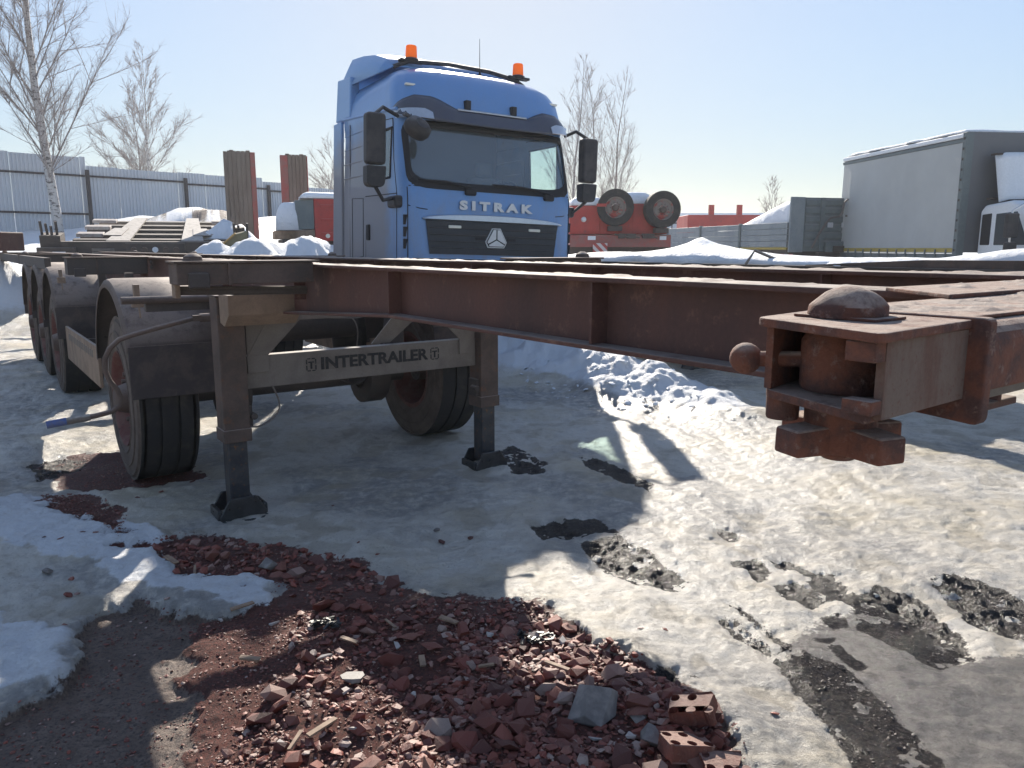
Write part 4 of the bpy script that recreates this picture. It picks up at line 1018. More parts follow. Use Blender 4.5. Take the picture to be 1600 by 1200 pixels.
# interior
mb = MB(); mb.box((-1.1, 1.1), (.25, .75), (1.7, 2.12)); INT = part('dashboard', mb, M['seat'], TRK, bevel=.05)
for x in (-.62, .62):
    e = empty('cab_seat', (0, 0, 0), parent=TRK)
    mb = MB(); mb.box((x-.26, x+.26), (1.0, 1.5), (1.7, 1.9)); part('seat_cushion', mb, M['seat'], e, bevel=.05)
    mb = MB(); mb.box((x-.25, x+.25), (1.42, 1.6), (1.85, 2.5)); part('seat_back', mb, M['seat'], e, bevel=.06); mb = MB(); mb.box((x-.13, x+.13), (1.45, 1.56), (2.5, 2.7)); part('head_rest', mb, M['seat'], e, bevel=.04)
mb = MB()
P = [(.62+math.cos(t)*.24, .86-math.sin(t)*.10, 2.17+math.sin(t)*.21) for t in np.linspace(0, 2*math.pi, 25)]; mb.tube(P, .016, 8); part('steering_wheel', mb, M['gasket'], TRK, smooth=True)
mb = MB(); mb.box((-1.12, 1.12), (2.05, 2.2), (1.3, 3.4)); part('cab_back_trim', mb, M['seat'], TRK)
mb = MB(); mb.box((-1.12, 1.12), (.5, 2.1), (1.2, 1.3)); part('cab_floor', mb, M['seat'], TRK)
# roof deflector and side fairings
mb = MB(); P = []
for x in np.linspace(-1, 1, 15):
    e_ = (1-abs(x)**5)**.2 if abs(x) < 1 else .0
    for y, z in ((1.02, 3.72), (1.25, 3.86), (1.6, 3.98), (2.0, 4.05), (2.38, 4.08), (2.46, 4.04), (2.46, 3.66)):
        zz = 3.62+(z-3.62)*e_ if z > 3.63 else z; P.append((x*(1.10+.06*(y-1)), y-.04*(x*x), zz))
mb.grid(P, 15, 7); part('roof_deflector', mb, M['blue'], TRK, solid=.02, smooth=True)
for s in (-1, 1):
    mb = MB(); mb.prism([(1.95, 3.72), (2.50, 3.76), (2.60, 3.2), (1.98, 3.2)], min(s*1.06, s*1.19), max(s*1.06, s*1.19), 'x'); part('upper_fairing', mb, M['blue'], TRK, bevel=.02)
    mb = MB(); mb.prism([(2.28, 3.18), (2.62, 3.18), (2.72, 1.2), (2.62, .95), (2.3, .95)], min(s*1.17, s*1.215), max(s*1.17, s*1.215), 'x'); part('side_fairing', mb, M['cab'], TRK, bevel=.015)
    mb = MB(); mb.prism([(1.42, .95), (2.6, .95), (2.6, .5), (1.5, .4)], min(s*1.1, s*1.2), max(s*1.1, s*1.2), 'x'); part('rear_step_panel', mb, M['cab'], TRK, bevel=.02)
    mb = MB(); mb.prism([(.05, 1.0), (.28, 1.0), (.25, .42), (.02, .42)], min(s*1.0, s*1.2), max(s*1.0, s*1.2), 'x'); part('step_panel', mb, M['cab'], TRK, bevel=.02)
# beacon bar
mb = MB(); mb.tube([(-.95, 1.0, 3.70), (-.75, 1.0, 3.79), (-.2, 1.0, 3.83), (.4, 1.0, 3.82), (.8, 1.0, 3.77), (.98, 1.0, 3.68)], .028, 8); part('beacon_bar', mb, M['blackplastic'], TRK, smooth=True)
for x, z in ((-.71, 3.80), (.85, 3.80)):
    e = empty('beacon', (x, 1.0, z), parent=TRK)
    mb = MB(); mb.lathe([(0, .001), (0, .09), (.02, .095), (.035, .07)], 24, 'z'); mb.box((-.16, .16), (-.05, .05), (-.02, .01)); part('beacon_base', mb, M['blackplastic'], e, smooth=True)
    mb = MB(); mb.lathe([(.03, .072), (.04, .075), (.17, .068), (.182, .058), (.184, .001)], 24, 'z'); part('beacon_lens', mb, M['amber'], e, smooth=True)
mb = MB(); mb.tube([(.24, .95, 3.74), (.235, .96, 4.2)], [.006, .003], 6); mb.lathe([(0, .03), (.05, .012), (.08, .006)], 10, 'z', (.24, .95, 3.73)); part('antenna', mb, M['gasket'], TRK)
# bumper, chassis, wheels
mb = MB(); P = []
for x in np.linspace(-1.2, 1.2, 21):
    for z in (1.325, 1.2, .9, .6, .42): P.append((x*.999, front_y(x, z)-.02, z))
mb.grid(P, 21, 5); BP = part('bumper', mb, M['blue'], TRK, solid=.02, smooth=True)
mb = MB(); mb.box((-.8, .8), (-.05, .0), (.62, 1.05)); part('lower_grille', mb, M['grille'], BP, bevel=.01)
for s in (-1, 1):
    mb = MB(); mb.box((s*.99-.17, s*.99+.17), (-.03, .12), (.68, .9)); part('headlight', mb, M['lamp_white'], BP, bevel=.03)
for s in (-1, 1):
    mb = MB(); mb.box((s*.42-.04, s*.42+.04), (.6, 5.9), (.75, 1.0)); part('chassis_rail', mb, M['dark'], TRK)
tp = None
for s in (-1, 1):
    if tp is None: tp = make_wheel(TRK, (s*1.04, 1.35, .5), .32, .51)
    else: copy_tree(tp, TRK, (s*1.04, 1.35, .5), (0, 0, math.pi))
    copy_tree(tp, TRK, (s*.95, 5.0, .5), (0, 0, 0 if s < 0 else math.pi))
for s in (-1, 1):
    mb = MB(); mb.prism(rounded([(-.32, .45), (.32, .45), (.32, 1.0), (-.32, 1.0)], [.1]*4), 2.7, 3.9, 'y'); part('fuel_tank' if s < 0 else 'air_box', mb, M['chrome'] if s < 0 else M['dark'], TRK, bevel=.01, loc=(s*.86, 0, 0))

# ================================================================== second chassis alongside, under snow
A2 = 35.0
T2 = empty('flat_chassis_trailer', (3.06, 10.17, 0), R(A2), 'low brown flat trailer beside the blue truck, its deck under melting snow', 'trailer')
for s in (-1, 1):
    mb = MB(); mb.box((s*1.2-.04, s*1.2+.04), (-6.2, 8.5), (1.12, 1.3)); mb.box((s*1.2-.07, s*1.2+.07), (-6.2, 8.5), (1.3, 1.318)); part('side_rail', mb, M['dark'], T2, bevel=.004)
    mb = MB(); mb.box((s*.45-.06, s*.45+.06), (-6.2, 8.5), (.9, 1.25)); part('main_beam', mb, M['dark'], T2)
    e = empty('landing_leg', (s*.85, 0, 0), parent=T2)
    mb = MB(); mb.box((-.07, .07), (-.07, .07), (.1, 1.1)); part('leg_tube', mb, M['dark'], e); mb = MB(); mb.prism([(-.22, 0), (.22, 0), (.13, .2), (-.13, .2)], -.1, .1, 'y'); part('foot', mb, M['icecrust'], e)
for y in np.arange(-5.4, 8.4, 1.8):
    mb = MB(); mb.box((-1.15, 1.15), (y-.04, y+.04), (1.16, 1.28)); part('crossmember', mb, M['dark'], T2)
mb = MB(); mb.box((-1.16, -.82), (-6.1, -1.92), (1.281, 1.3)); part('deck_plate', mb, M['grime'], T2)
mb = MB(); mb.box((-1.16, 1.16), (-1.9, 5.0), (1.281, 1.3)); part('deck_plate', mb, M['dark'], T2)
for y in (2.0, 3.4, 4.8):
    for s in (-1, 1): make_wheel(T2, (s*1.0, y, .5), .36, .52, n=28) if (y == 2.0) else copy_tree([c for c in T2.children if c.name.startswith('wheel')][0], T2, (s*1.0, y, .5), (0, 0, 0 if s < 0 else math.pi))
mb = MB(); mb.box((-1.26, -1.16), (-4.02, -3.92), (1.0, 1.72)); part('stake_post', mb, M['greydark'], T2, bevel=.006)
mb = MB(); mb.prism([(-3.9, 1.31), (-3.9, 1.395), (-2.9, 1.39), (-1.7, 1.325), (-1.7, 1.31)], -1.235, -1.19, 'x'); part('side_board', mb, M['grime'], T2)
mb = MB(); mb.prism([(-6.3, 1.31), (-6.3, 1.395), (-4.03, 1.395), (-4.03, 1.31)], -1.235, -1.19, 'x'); part('side_board', mb, M['grime'], T2)
mb = MB(); mb.tube([(-1.3, -1.0, 1.32), (-1.22, -1.05, 1.47), (-1.0, -1.3, 1.33)], .018, 6); part('bent_hook_bar', mb, M['beam'], T2)
def heap(name, T, x0, x1, y0, y1, z, hfun, mat, label, nx=44, ny=90, cat='snow', group=None, seed=1, rough=.05):
    """snow lying on a deck; x,y in the deck's own frame, closed below"""
    XX, YY = np.meshgrid(np.linspace(x0, x1, nx), np.linspace(y0, y1, ny))
    u = (XX-x0)/(x1-x0); v = (YY-y0)/(y1-y0)
    e = np.clip(np.minimum(np.minimum(u, 1-u)*(x1-x0), np.minimum(v, 1-v)*(y1-y0))/.22, 0, 1)
    e = np.sqrt(np.clip(1-(1-e)**2, 0, 1))
    h = hfun(XX, YY)*e + (fbm(XX, YY, .5, 4, seed)-.5)*rough*e
    h = np.maximum(h, 0)
    jx = (fbm(YY, XX*0, .4, 3, seed+7)-.5)*.22*(1-e); 
    mb = MB(); mb.grid(list(zip((XX+jx).ravel(), YY.ravel(), h.ravel())), ny, nx)
    b0 = len(mb.v)
    o = part(name, mb, mat, None, smooth=False)
    for p in o.data.polygons: p.use_smooth = True
    mtx = T.matrix_basis @ Matrix.Translation((0, 0, z)); o.matrix_world = mtx
    m = o.modifiers.new('solid', 'SOLIDIFY'); m.thickness = .03; m.offset = -1
    tag(o, label, cat, group); return o
bpy.context.view_layer.update()
def h2(X, Y):
    r_ = np.hypot((Y-.15)/.75, (X+.75)/.55)
    g = .045+.26*np.exp(-r_*1.35) + .07*np.exp(-((Y-2.0)/.6)**2-((X+.6)/.7)**2)
    return g+(fbm(X, Y, 1.2, 3, 9)-.5)*.05
heap('snow_drift', T2, -1.22, 1.1, -1.75, 2.9, 1.302, h2, M['snow'], 'white snow with one sharp hump, on the flat trailer beside the blue truck', seed=5)
heap('snow_drift', T2, -1.17, -.82, -6.0, -1.9, 1.302, lambda X, Y: .06+.14*np.exp(-((Y+4.3)/1.1)**2), M['snow'], 'smooth white snow behind the brown side board at the right edge', seed=8)

# ================================================================== red low loader with raised ramps, left
T3 = empty('ramp_low_loader', (-4.6, 19.4, .9), R(20), 'red low loader trailer with two upright loading ramps, half buried in snow', 'trailer')
def LP(px, py, Y, T):  # surveyed point expressed in a trailer's own frame
    return T.matrix_basis.inverted() @ Vector(AT(px, py, Y))
bpy.context.view_layer.update()
for k, (xa, xb, zt, zb, redleft) in enumerate(((348, 397, 235, 345, .1), (437, 480, 241, 330, .32))):
    a = LP(xa, zt, 21.5, T3); b = LP(xb, zt, 21.5, T3); c = LP(xa, zb, 21.5, T3)
    e = empty('loading_ramp', (0, 0, 0), parent=T3)
    x0, x1, y, z1, z0 = a.x, a.x+(b.x-a.x)*1.03, a.y, a.z, .6; W_ = x1-x0
    mb = MB(); mb.box((x0+.05, x1-.05), (y, y+.1), (z0, z1-.03)); part('ramp_frame', mb, M['wood'], e)
    npl = 5; wl0, wl1 = x0+W_*(.12 if k == 0 else .28), x1-W_*(.17 if k == 0 else .04)
    for i in range(npl):
        mb = MB(); q = (wl1-wl0)/npl; mb.box((wl0+i*q+.005, wl0+(i+1)*q-.005), (y-.035, y-.001), (z0, z1)); part('ramp_plank', mb, M['wood'], e)
    mb = MB(); mb.box((x0, wl0-.004), (y-.03, y+.12), (z0, z1-.02)); part('ramp_edge', mb, M['redfade'] if k else M['wood'], e, bevel=.01)
    mb = MB(); mb.box((wl1+.004, x1), (y-.03, y+.12), (z0, z1-.02)); part('ramp_edge', mb, M['redfade'], e, bevel=.01)
    for q in (.2, .72):
        mb = MB(); mb.tube([(x0+W_*q, y+.03, z1-.01), (x0+W_*q+.1, y+.03, z1-.01)], .04, 8); part('ramp_hinge', mb, M['dark'], e)
a = LP(490, 310, 19.0, T3)
x0 = a.x; y0 = a.y
mb = MB(); mb.box((x0, x0+2.3), (y0, y0+1.2), (a.z-1.0, a.z)); RB = part('gooseneck_box', mb, M['red'], T3, bevel=.02)
for k in range(3):
    mb = MB(); mb.box((x0+.15, x0+2.2), (y0-.02, y0-.001), (a.z-.2-k*.33, a.z-.14-k*.33)); part('box_rib', mb, M['red'], RB, bevel=.008)
mb = MB(); mb.lathe([(-.03, .001), (-.025, .05), (0, .055)], 16, 'y', (x0+.3, y0, a.z-.88)); part('round_lamp', mb, M['lamp_white'], RB)
c = LP(461, 320, 19.4, T3)
mb = MB(); mb.prism([(c.x, c.y), (x0-.01, y0+.02), (x0-.01, y0+1.2), (c.x, c.y+.8)], a.z-.72, a.z-.02); part('grey_side_panel', mb, M['greydark'], T3, bevel=.01)
mb = MB(); d = LP(428, 352, 20.0, T3); mb.prism([(d.x, d.y), (x0-.01, y0-.05), (x0-.01, y0+.9), (d.x, d.y+.8)], a.z-.95, a.z-.74); part('sloping_beam', mb, M['tan'], T3, bevel=.01)
mb = MB(); mb.box((d.x+.15, x0+1.5), (y0+.4, y0+2.5), (a.z-1.8, a.z-.96)); part('underframe', mb, M['dark'], T3)
mb = MB(); mb.box((x0-1.6, x0+.4), (y0+1.22, y0+2.2), (a.z-1.5, a.z-1.1)); part('deck', mb, M['wood'], T3)
heap('snow_drift', T3, x0-.25, x0+2.2, y0+.04, y0+1.15, a.z+.002, lambda X, Y: .14+0*X, M['snow'], 'snow cap on the red box of the low loader left of the truck', nx=40, ny=30, seed=3)
heap('snow_drift', T3, c.x-.45, x0-.02, c.y-.05, c.y+.75, a.z-.74, lambda X, Y: .64+0*X, M['snow'], 'rounded snow heap in the corner beside the grey panel of the low loader', nx=30, ny=24, seed=4)

# ================================================================== dark extendable flatbed, left
T4 = empty('flatbed_chassis', (-8.15, 18.0, .62), 0, 'dark empty flatbed chassis with cross planks below the birch trees', 'trailer')
T4.rotation_euler = (Matrix.Rotation(R(20), 4, 'Z') @ Matrix.Rotation(R(8.5), 4, 'X')).to_euler()
bpy.context.view_layer.update()
zd = 1.02
mb = MB(); mb.box((-1.9, 1.75), (0, .12), (zd-.45, zd)); part('front_beam', mb, M['dark'], T4, bevel=.01)
for k in range(5):
    mb = MB(); mb.box((-1.75+.03*k, 1.62-.03*k), (.55+k*.85, .80+k*.85), (zd-.2, zd-.03)); part('cross_plank', mb, M['dark'] if k < 4 else M['wood'], T4, bevel=.01)
for s in (-1, 1):
    mb = MB(); mb.prism([(s*.78-.24, .13), (s*.78+.24, .13), (s*.66+.16, 4.6), (s*.66-.16, 4.6)], zd-.028, zd+.012); part('runner_plate', mb, M['beam'], T4)
    mb = MB(); mb.prism([(s*.98-.2, .9), (s*.98+.2, .9), (s*.9+.16, 2.2), (s*.9-.16, 2.2)], zd+.013, zd+.03); part('runner_plate', mb, M['beam'], T4)
    for k in range(3):
        mb = MB(); mb.box((s*1.45-.28, s*1.45+.28), (.95+k*1.3, 1.3+k*1.3), (zd-.029, zd+.05)); part('worn_deck_pad', mb, M['chipwhite'], T4, bevel=.01)
    mb = MB(); mb.box((s*.5-.06, s*.5+.06), (.12, 4.8), (zd-.5, zd-.21)); part('main_beam', mb, M['dark'], T4)
mb = MB(); mb.box((-.62, .62), (-.05, -.001), (zd-.32, zd-.02)); LPN = part('lamp_panel', mb, M['dark'], T4, bevel=.01)
for k in range(5):
    mb = MB(); mb.lathe([(-.02, .001), (-.018, .06), (0, .065)], 14, 'y', (-.45+k*.22, -.05, zd-.17)); part('round_lamp', mb, M['whitepaint'] if k == 2 else M['grime'], LPN)
mb = MB(); mb.box((-1.3, -.85), (-.03, -.001), (zd-.28, zd-.22)); part('number_strip', mb, M['beam'], T4)
mb = MB(); mb.box((-1.3, -.85), (-.03, -.001), (zd-.20, zd-.15)); part('number_strip', mb, M['beam'], T4)
for k, x in enumerate((-1.95, 1.72)):
    mb = MB(); mb.box((x-.35, x+.05), (.05, .6), (zd-.35, zd+.12)) if k == 0 else mb.box((x, x+.22), (.2, .5), (zd-.2, zd+.3))
    for q in range(4): mb.tube([(x-.3+q*.09+(.3 if k else 0), .15+.1*(q % 2), zd), (x-.32+q*.1+(.3 if k else 0), .15, zd+.42-.05*(q % 3))], .03, 6)
    part('stake_pocket', mb, M['dark'], T4)
mb = MB(); mb.box((-2.35, -1.6), (-.12, -.02), (zd-.35, zd-.12)); part('side_arm', mb, M['dark'], T4)
mb = MB(); mb.box((-2.05, -1.8), (-.14, -.121), (zd-.3, zd-.2)); part('white_plate', mb, M['whitepaint'], T4)
mb = MB(); mb.box((-1.6, 1.6), (.3, .5), (-.35, zd-.46)); part('front_leg', mb, M['dark'], T4)
W1 = MB(); W1.prism([(.78, zd-.62), (1.66, zd+.24), (1.98, zd+.32), (2.0, zd-.62)], -.55, -.35, 'y'); W1o = part('olive_wedge', W1, M['container_green'], None, bevel=.01); W1o.matrix_world = T4.matrix_basis.copy(); W1o.name = 'wheel_chock_wedge'
tag(W1o, 'olive green wedge with an ochre edge at the front of the dark flatbed', 'wedge')
W2 = MB(); W2.bar((.74, -.57, zd-.56), (1.72, -.57, zd+.28), .03, .09, (0, 1, 0)); part('ochre_edge', W2, M['ochre'], W1o)
rb_ = MB(); a = AT(0, 362, 14.5); rb_.box((-10.8, -9.42), (14.5, 15.2), (a[2]-.35, a[2]+.0)); o = part('rusty_steel_box', rb_, M['rust'], None, bevel=.02); tag(o, 'rusty brown steel box end at the left edge, by the snow heap', 'steel box')

# ================================================================== red trailer with two spare wheels, right of the truck
T5 = empty('red_gooseneck_trailer', (1.9, 23.0, 0), R(0), 'red gooseneck trailer carrying two upright spare wheels, right of the blue truck', 'trailer')
def p5(px, py): a = AT(px, py, 23.0); return (a[0]-1.9, a[2])
xl, zt = p5(890, 322); xr, zb = p5(1040, 385)
for nm, xa, xb, za, zb_ in (('front_panel', 890, 937, 321, 366), ('front_panel', 938, 988, 321, 366), ('front_panel', 989, 1042, 318, 366)):
    a = p5(xa, za); b = p5(xb, zb_); mb = MB(); mb.box((a[0], b[0]), (0, 1.4), (b[1], a[1])); part(nm, mb, M['red'], T5, bevel=.015)
a = p5(890, 367); b = p5(1047, 386); mb = MB(); mb.box((a[0], b[0]), (-.08, 1.0), (b[1], a[1])); part('lower_beam', mb, M['redfade'], T5, bevel=.01)
for xa, xb in ((918, 930), (1030, 1040)):
    a = p5(xa, 369); b = p5(xb, 375); mb = MB(); mb.box((a[0], b[0]), (-.1, -.081), (b[1], a[1])); part('white_marker_plate', mb, M['whitepaint'], T5)
a = p5(912, 343); mb = MB(); mb.lathe([(-.06, .001), (-.05, .07), (0, .08)], 14, 'y', (a[0], 0, a[1])); part('air_coupling', mb, M['chrome'], T5)
for k, xx in enumerate((970, 985, 1012)):
    a = p5(xx, 369); mb = MB(); mb.cbox((a[0], -.14, a[1]), (.18+.08*k, .12, .14)); mb.tube([(a[0]-.2, -.16, a[1]+.05), (a[0]+.25, -.2, a[1]-.05)], .025, 6); part('coupling_fitting', mb, M['dark'], T5)
a = p5(890, 386); b = p5(1050, 400); mb = MB(); mb.box((a[0], b[0]), (.2, 2), (b[1]-.6, a[1])); part('underframe', mb, M['dark'], T5)
a = p5(926, 380); b = p5(948, 396); mb = MB(); mb.box((a[0], b[0]), (-.12, -.09), (b[1], a[1])); part('hazard_board', mb, M['hazard'], T5)
sp = None
M['spare_rim'] = worn('grey_red_rim', (.2, .17, .15), (.3, .05, .04), .7, 0, 4, .5, .6)
for k, (xx, yy) in enumerate(((960, 325), (1032, 328))):
    a = p5(xx, yy)
    sp = make_wheel(T5, (a[0], -.22, a[1]), .30, .52, -1, 'spare_rim', 'spare_wheel', 36); [c for c in sp.children if c.name.startswith('tyre')][0].data.materials[1] = M['tyre']; sp.rotation_euler = (0, 0, R(90+(8 if k else -4)))
    mb = MB(); mb.box((a[0]-.2, a[0]+.2), (-.3, -.02), (a[1]-.66, a[1]-.52)); part('wheel_carrier', mb, M['dark'], T5)
mb = MB(); a = p5(930, 321); mb.box((a[0], a[0]+.28), (-.41, -.385), (a[1]-.05, a[1]+.03)); part('red_strap', mb, M['red'], T5)
for (xa, xb, hh, lab) in ((893, 944, .22, 'thin snow on the red trailer just right of the truck mirror'), (968, 1018, .36, 'snow cap between the two spare wheels')):
    a = p5(xa, 321); b = p5(xb, 321); heap('snow_drift', T5, a[0], b[0], .05, 1.3, a[1]+.002, lambda X, Y, hh=hh: hh+0*X, M['snow'], lab, nx=30, ny=24, seed=int(xa))

# ================================================================== grey dropside trailer
T6 = empty('dropside_trailer', (7.75, 22.0, 0), R(14), 'grey dropside trailer with ribbed front wall and a snow heap inside', 'trailer')
W6 = 2.46
zt = AT(1222, 308, 22)[2]; zb = AT(1222, 393, 22)[2]; zs = AT(1222, 347, 22)[2]
mb = MB(); mb.box((0, W6), (0, .06), (zb, zt)); FW = part('front_wall', mb, M['greydark'], T6, bevel=.01)
mb = MB(); mb.box((-.02, .42), (-.03, .02), (zb-.02, zt+.01)); part('corner_panel', mb, M['greyboard'], FW, bevel=.01)
for k in range(6):
    z = zb+.14+k*(zt-zb-.2)/5.6
    for xa, xb in ((.46, .92), (1.06, 1.86), (1.96, 2.36)):
        mb = MB(); mb.prism([(-.03, z), (-.001, z-.03), (-.001, z+.17), (-.03, z+.13)], xa, xb, 'x'); part('wall_rib', mb, M['greydark'], FW, bevel=.004)
for xa in (.99, 1.91, 2.41):
    mb = MB(); mb.box((xa-.06, xa+.06), (-.05, -.001), (zb, zt)); part('wall_post', mb, M['greydark'], FW, bevel=.006)
hp = [(.62, -.16, zb+.1), (.8, -.2, zb+.5), (1.05, -.22, zt-.62), (1.12, -.22, zt-.56), (1.38, -.22, zt-.52), (1.48, -.22, zt-.4), (1.52, -.22, zt-.14), (1.62, -.22, zt-.05), (2.15, -.22, zt-.06), (2.25, -.22, zt-.16), (2.2, -.22, zt-.42), (2.1, -.22, zt-.52), (1.6, -.22, zt-.50)]
mb = MB(); mb.tube(hp, .028, 8); part('coiled_air_hose', mb, M['hoses'], T6, smooth=True)
mb = MB(); mb.tube([(2.46, -.05, zb+.5), (2.62, -.1, zb+.18), (2.6, -.1, zb+.05), (2.46, -.05, zb+.05)], .025, 8); part('side_loop', mb, M['dark'], T6)
for xa in (1.15, 1.6):
    mb = MB(); mb.box((xa, xa+.17), (-.08, -.051), (zt-.82, zt-.68)); part('light_plate', mb, M['silver'], FW, bevel=.01)
mb = MB(); mb.box((1.1, 1.85), (-.14, -.052), (zb-.02, zb+.28)); part('connector_box', mb, M['greydark'], FW, bevel=.02)
mb = MB(); mb.box((1.3, 1.7), (-.2, -.141), (zb-.02, zb+.16)); part('connector', mb, M['dark'], FW, bevel=.02)
mb = MB(); mb.box((.9, 1.6), (-.1, .4), (zb-.6, zb-.021)); part('kingpin_box', mb, M['dark'], T6, bevel=.02)
for s, xx in ((-1, 0.0), (1, W6)):
    for k in range(4):
        ya = .1+k*2.6; yb2 = ya+2.45
        e = empty('side_board', (0, 0, 0), parent=T6)
        for j in range(4):
            h_ = (zs-zb-.12)/4; z = zb+.12+j*h_; mb = MB(); mb.box((xx-.025, xx+.025), (ya, yb2), (z+.004, z+h_-.004)); part('board_slat', mb, M['greyboard'], e, bevel=.006)
        mb = MB(); mb.box((xx-.028, xx+.028), (ya, yb2), (zb+.05, zb+.115)); part('yellow_tape', mb, M['yellow'], e)
        mb = MB(); mb.box((xx-.05, xx+.05), (yb2+.02, yb2+.13), (zb-.05, zs+.03)); part('side_post', mb, M['greydark'], T6, bevel=.006)
mb = MB(); mb.box((0, W6), (.07, 10.6), (zb-.15, zb+.04)); part('deck', mb, M['dark'], T6)
mb = MB(); mb.box((-.02, .6), (3.0, 3.1), (zb-.35, zb-.16)); part('hazard_board', mb, M['hazard'], T6)
mb = MB(); mb.box((.1, .75), (-.3, -.25), (zb-.42, zb-.12)); part('hazard_board', mb, M['hazard'], T6)
bpy.context.view_layer.update()
for xa, xb, ya in ((1150, 1173, 396), (1208, 1243, 397)):
    a = LP(xa, ya, 20.0, T6); b = LP(xb, ya+11, 20.0, T6); mb = MB(); mb.box((a.x, b.x), (a.y, a.y+.03), (b.z, a.z)); part('hazard_board', mb, M['hazard'], T6)
tw = make_wheel(T6, (.2, 6.5, .52), .36, .52, n=24); [copy_tree(tw, T6, (x, y, .52), (0, 0, 0 if x < 1 else math.pi)) for x, y in ((W6-.2, 6.5), (.2, 7.8), (W6-.2, 7.8), (.2, 9.1), (W6-.2, 9.1))]
heap('snow_pile', T6, .04, W6-.05, .1, 6.5, zb+.05, lambda X, Y: .48+(zt-zb-.62)*np.exp(-(np.maximum(Y-.3, 0)/2.4)**1.6), M['snow'], 'tall white snow heap inside the grey dropside trailer', nx=40, ny=60, seed=12)

# ================================================================== tarpaulin box truck, far right
T7 = empty('box_truck', (9.99, 17.6, 0), R(7.0), 'light truck with a white tarpaulin box and white cab at the right edge', 'truck')
L7, W7, zt7, zb7 = 5.0, 2.5, 4.0, 1.34
mb = MB(); mb.box((0, W7), (0, L7), (zb7+.05, zt7)); mbx = part('box_core', mb, M['tarpdark'], T7, bevel=.02)
def curtain(x, nm='side_tarpaulin'):
    ys = np.linspace(.12, L7-.05, 60); zs_ = np.linspace(zb7+.03, zt7-.22, 14); P = []
    for y in ys:
        for z in zs_: P.append((x+(fbm(np.array([y]), np.array([z*.3]), .6, 3, 5)[0]-.5)*.05*math.sin((z-zb7)/2.8*math.pi), y, z))
    mb = MB(); mb.grid(P, 60, 14); return part(nm, mb, M['tarp'], T7, smooth=True)
curtain(-.035); curtain(W7+.035)
mb = MB(); mb.box((-.05, .0), (.1, L7), (zt7-.215, zt7-.14)); part('roof_rail', mb, M['greydark'], T7, bevel=.006)
mb = MB(); mb.box((-.06, .0), (.1, L7), (zt7-.12, zt7-.02)); part('roof_rail', mb, M['whitepaint'], T7, bevel=.02)
mb = MB(); mb.box((-.055, .13), (-.01, .11), (zb7-.1, zt7-.01)); cp = part('corner_post', mb, M['greydark'], T7, bevel=.01)
for k in range(12):
    mb = MB(); mb.cbox((-.06, .05, zb7+.1+k*.22), (.02, .03, .05)); part('tarp_buckle', mb, M['dark'], cp)
mb = MB(); mb.box((-.052, -.046), (.12, L7-.06), (zb7+.06, zb7+.15)); part('yellow_tape', mb, M['yellow'], T7)
for k in range(14):
    y = .3+k*.37; mb = MB(); mb.box((-.075, -.053), (y, y+.035), (zb7-.35, zb7+.12)); mb.bar((-.065, y+.017, zb7-.05), (-.055, y+.16, zb7-.02), .012, .02); part('tie_strap', mb, M['greydark'], T7)
mb = MB(); mb.box((-.045, -.037), (.1, L7), (zb7-.6, zb7+.025)); part('side_skirt', mb, M['greydark'], T7)
mb = MB(); mb.box((.8, .95), (-2, L7), (.6, .85)); part('chassis_rail', mb, M['dark'], T7)
mb = MB(); mb.box((1.55, 1.7), (-2, L7), (.6, .85)); part('chassis_rail', mb, M['dark'], T7)
# cab
cx0, cx1 = .36, 2.4
prof = [(-.12, .55), (-.12, 2.3), (-.25, 2.42), (-1.0, 2.48), (-1.35, 2.36), (-1.78, 1.5), (-1.95, 1.35), (-2.0, .55)]
mb = MB(); mb.prism(prof, cx0, cx1, 'x'); CB = part('cab_shell', mb, M['whitepaint'], T7, bevel=.06, seg=3)
mb = MB(); mb.prism([(-.62, 1.55), (-.62, 2.22), (-1.22, 2.25), (-1.6, 1.55)], cx0-.012, cx0+.05, 'x'); part('door_window', mb, M['dark_glass'], T7, bevel=.02)
mb = MB(); mb.prism([(-.2, 1.55), (-.2, 2.22), (-.5, 2.24), (-.5, 1.55)], cx0-.014, cx0+.04, 'x'); part('rear_window', mb, M['gasket'], T7, bevel=.03)
mb = MB(); mb.add([(cx0+.1, -1.385, 2.3), (cx1-.1, -1.385, 2.3), (cx1-.08, -1.80, 1.5), (cx0+.08, -1.80, 1.5)], [(0, 1, 2, 3)]); part('windscreen', mb, M['gasket'], T7)
mb = MB(); P = []
for x in np.linspace(0, 1, 11):
    for t in np.linspace(0, 1, 9):
        b_ = (1-abs(2*x-1)**6)**.17 if 0 < x < 1 else 0
        yy = -.62+.25*t; zz = 2.47+(1.0*t)
        P.append((cx0+.12+(cx1-cx0-.2)*x, yy+.12*(2*x-1)**4, zz+.06*b_))
mb.grid(P, 11, 9); part('roof_air_shield', mb, M['whitepaint'], T7, smooth=True, solid=.03)
for z in (2.56, 3.5):
    mb = MB(); mb.box((cx0+.1, cx1-.1), (-.32, -.14), (z-.02, z+.02)); part('shield_bracket', mb, M['dark'], T7)
mb = MB(); mb.box((cx0-.38, cx0-.1), (-1.42, -1.32), (1.7, 2.2)); o = part('mirror', mb, M['blackplastic'], T7, bevel=.03); mb = MB(); mb.box((cx0-.36, cx0-.08), (-1.42, -1.32), (1.36, 1.62)); part('wide_mirror', mb, M['blackplastic'], T7, bevel=.05)
mb = MB(); mb.tube([(cx0+.3, -1.3, 2.35), (cx0-.0, -1.45, 2.42), (cx0-.25, -1.38, 2.25), (cx0-.25, -1.38, 1.3), (cx0-.1, -1.3, 1.1)], .022, 8); part('mirror_arm', mb, M['chrome'], T7, smooth=True)
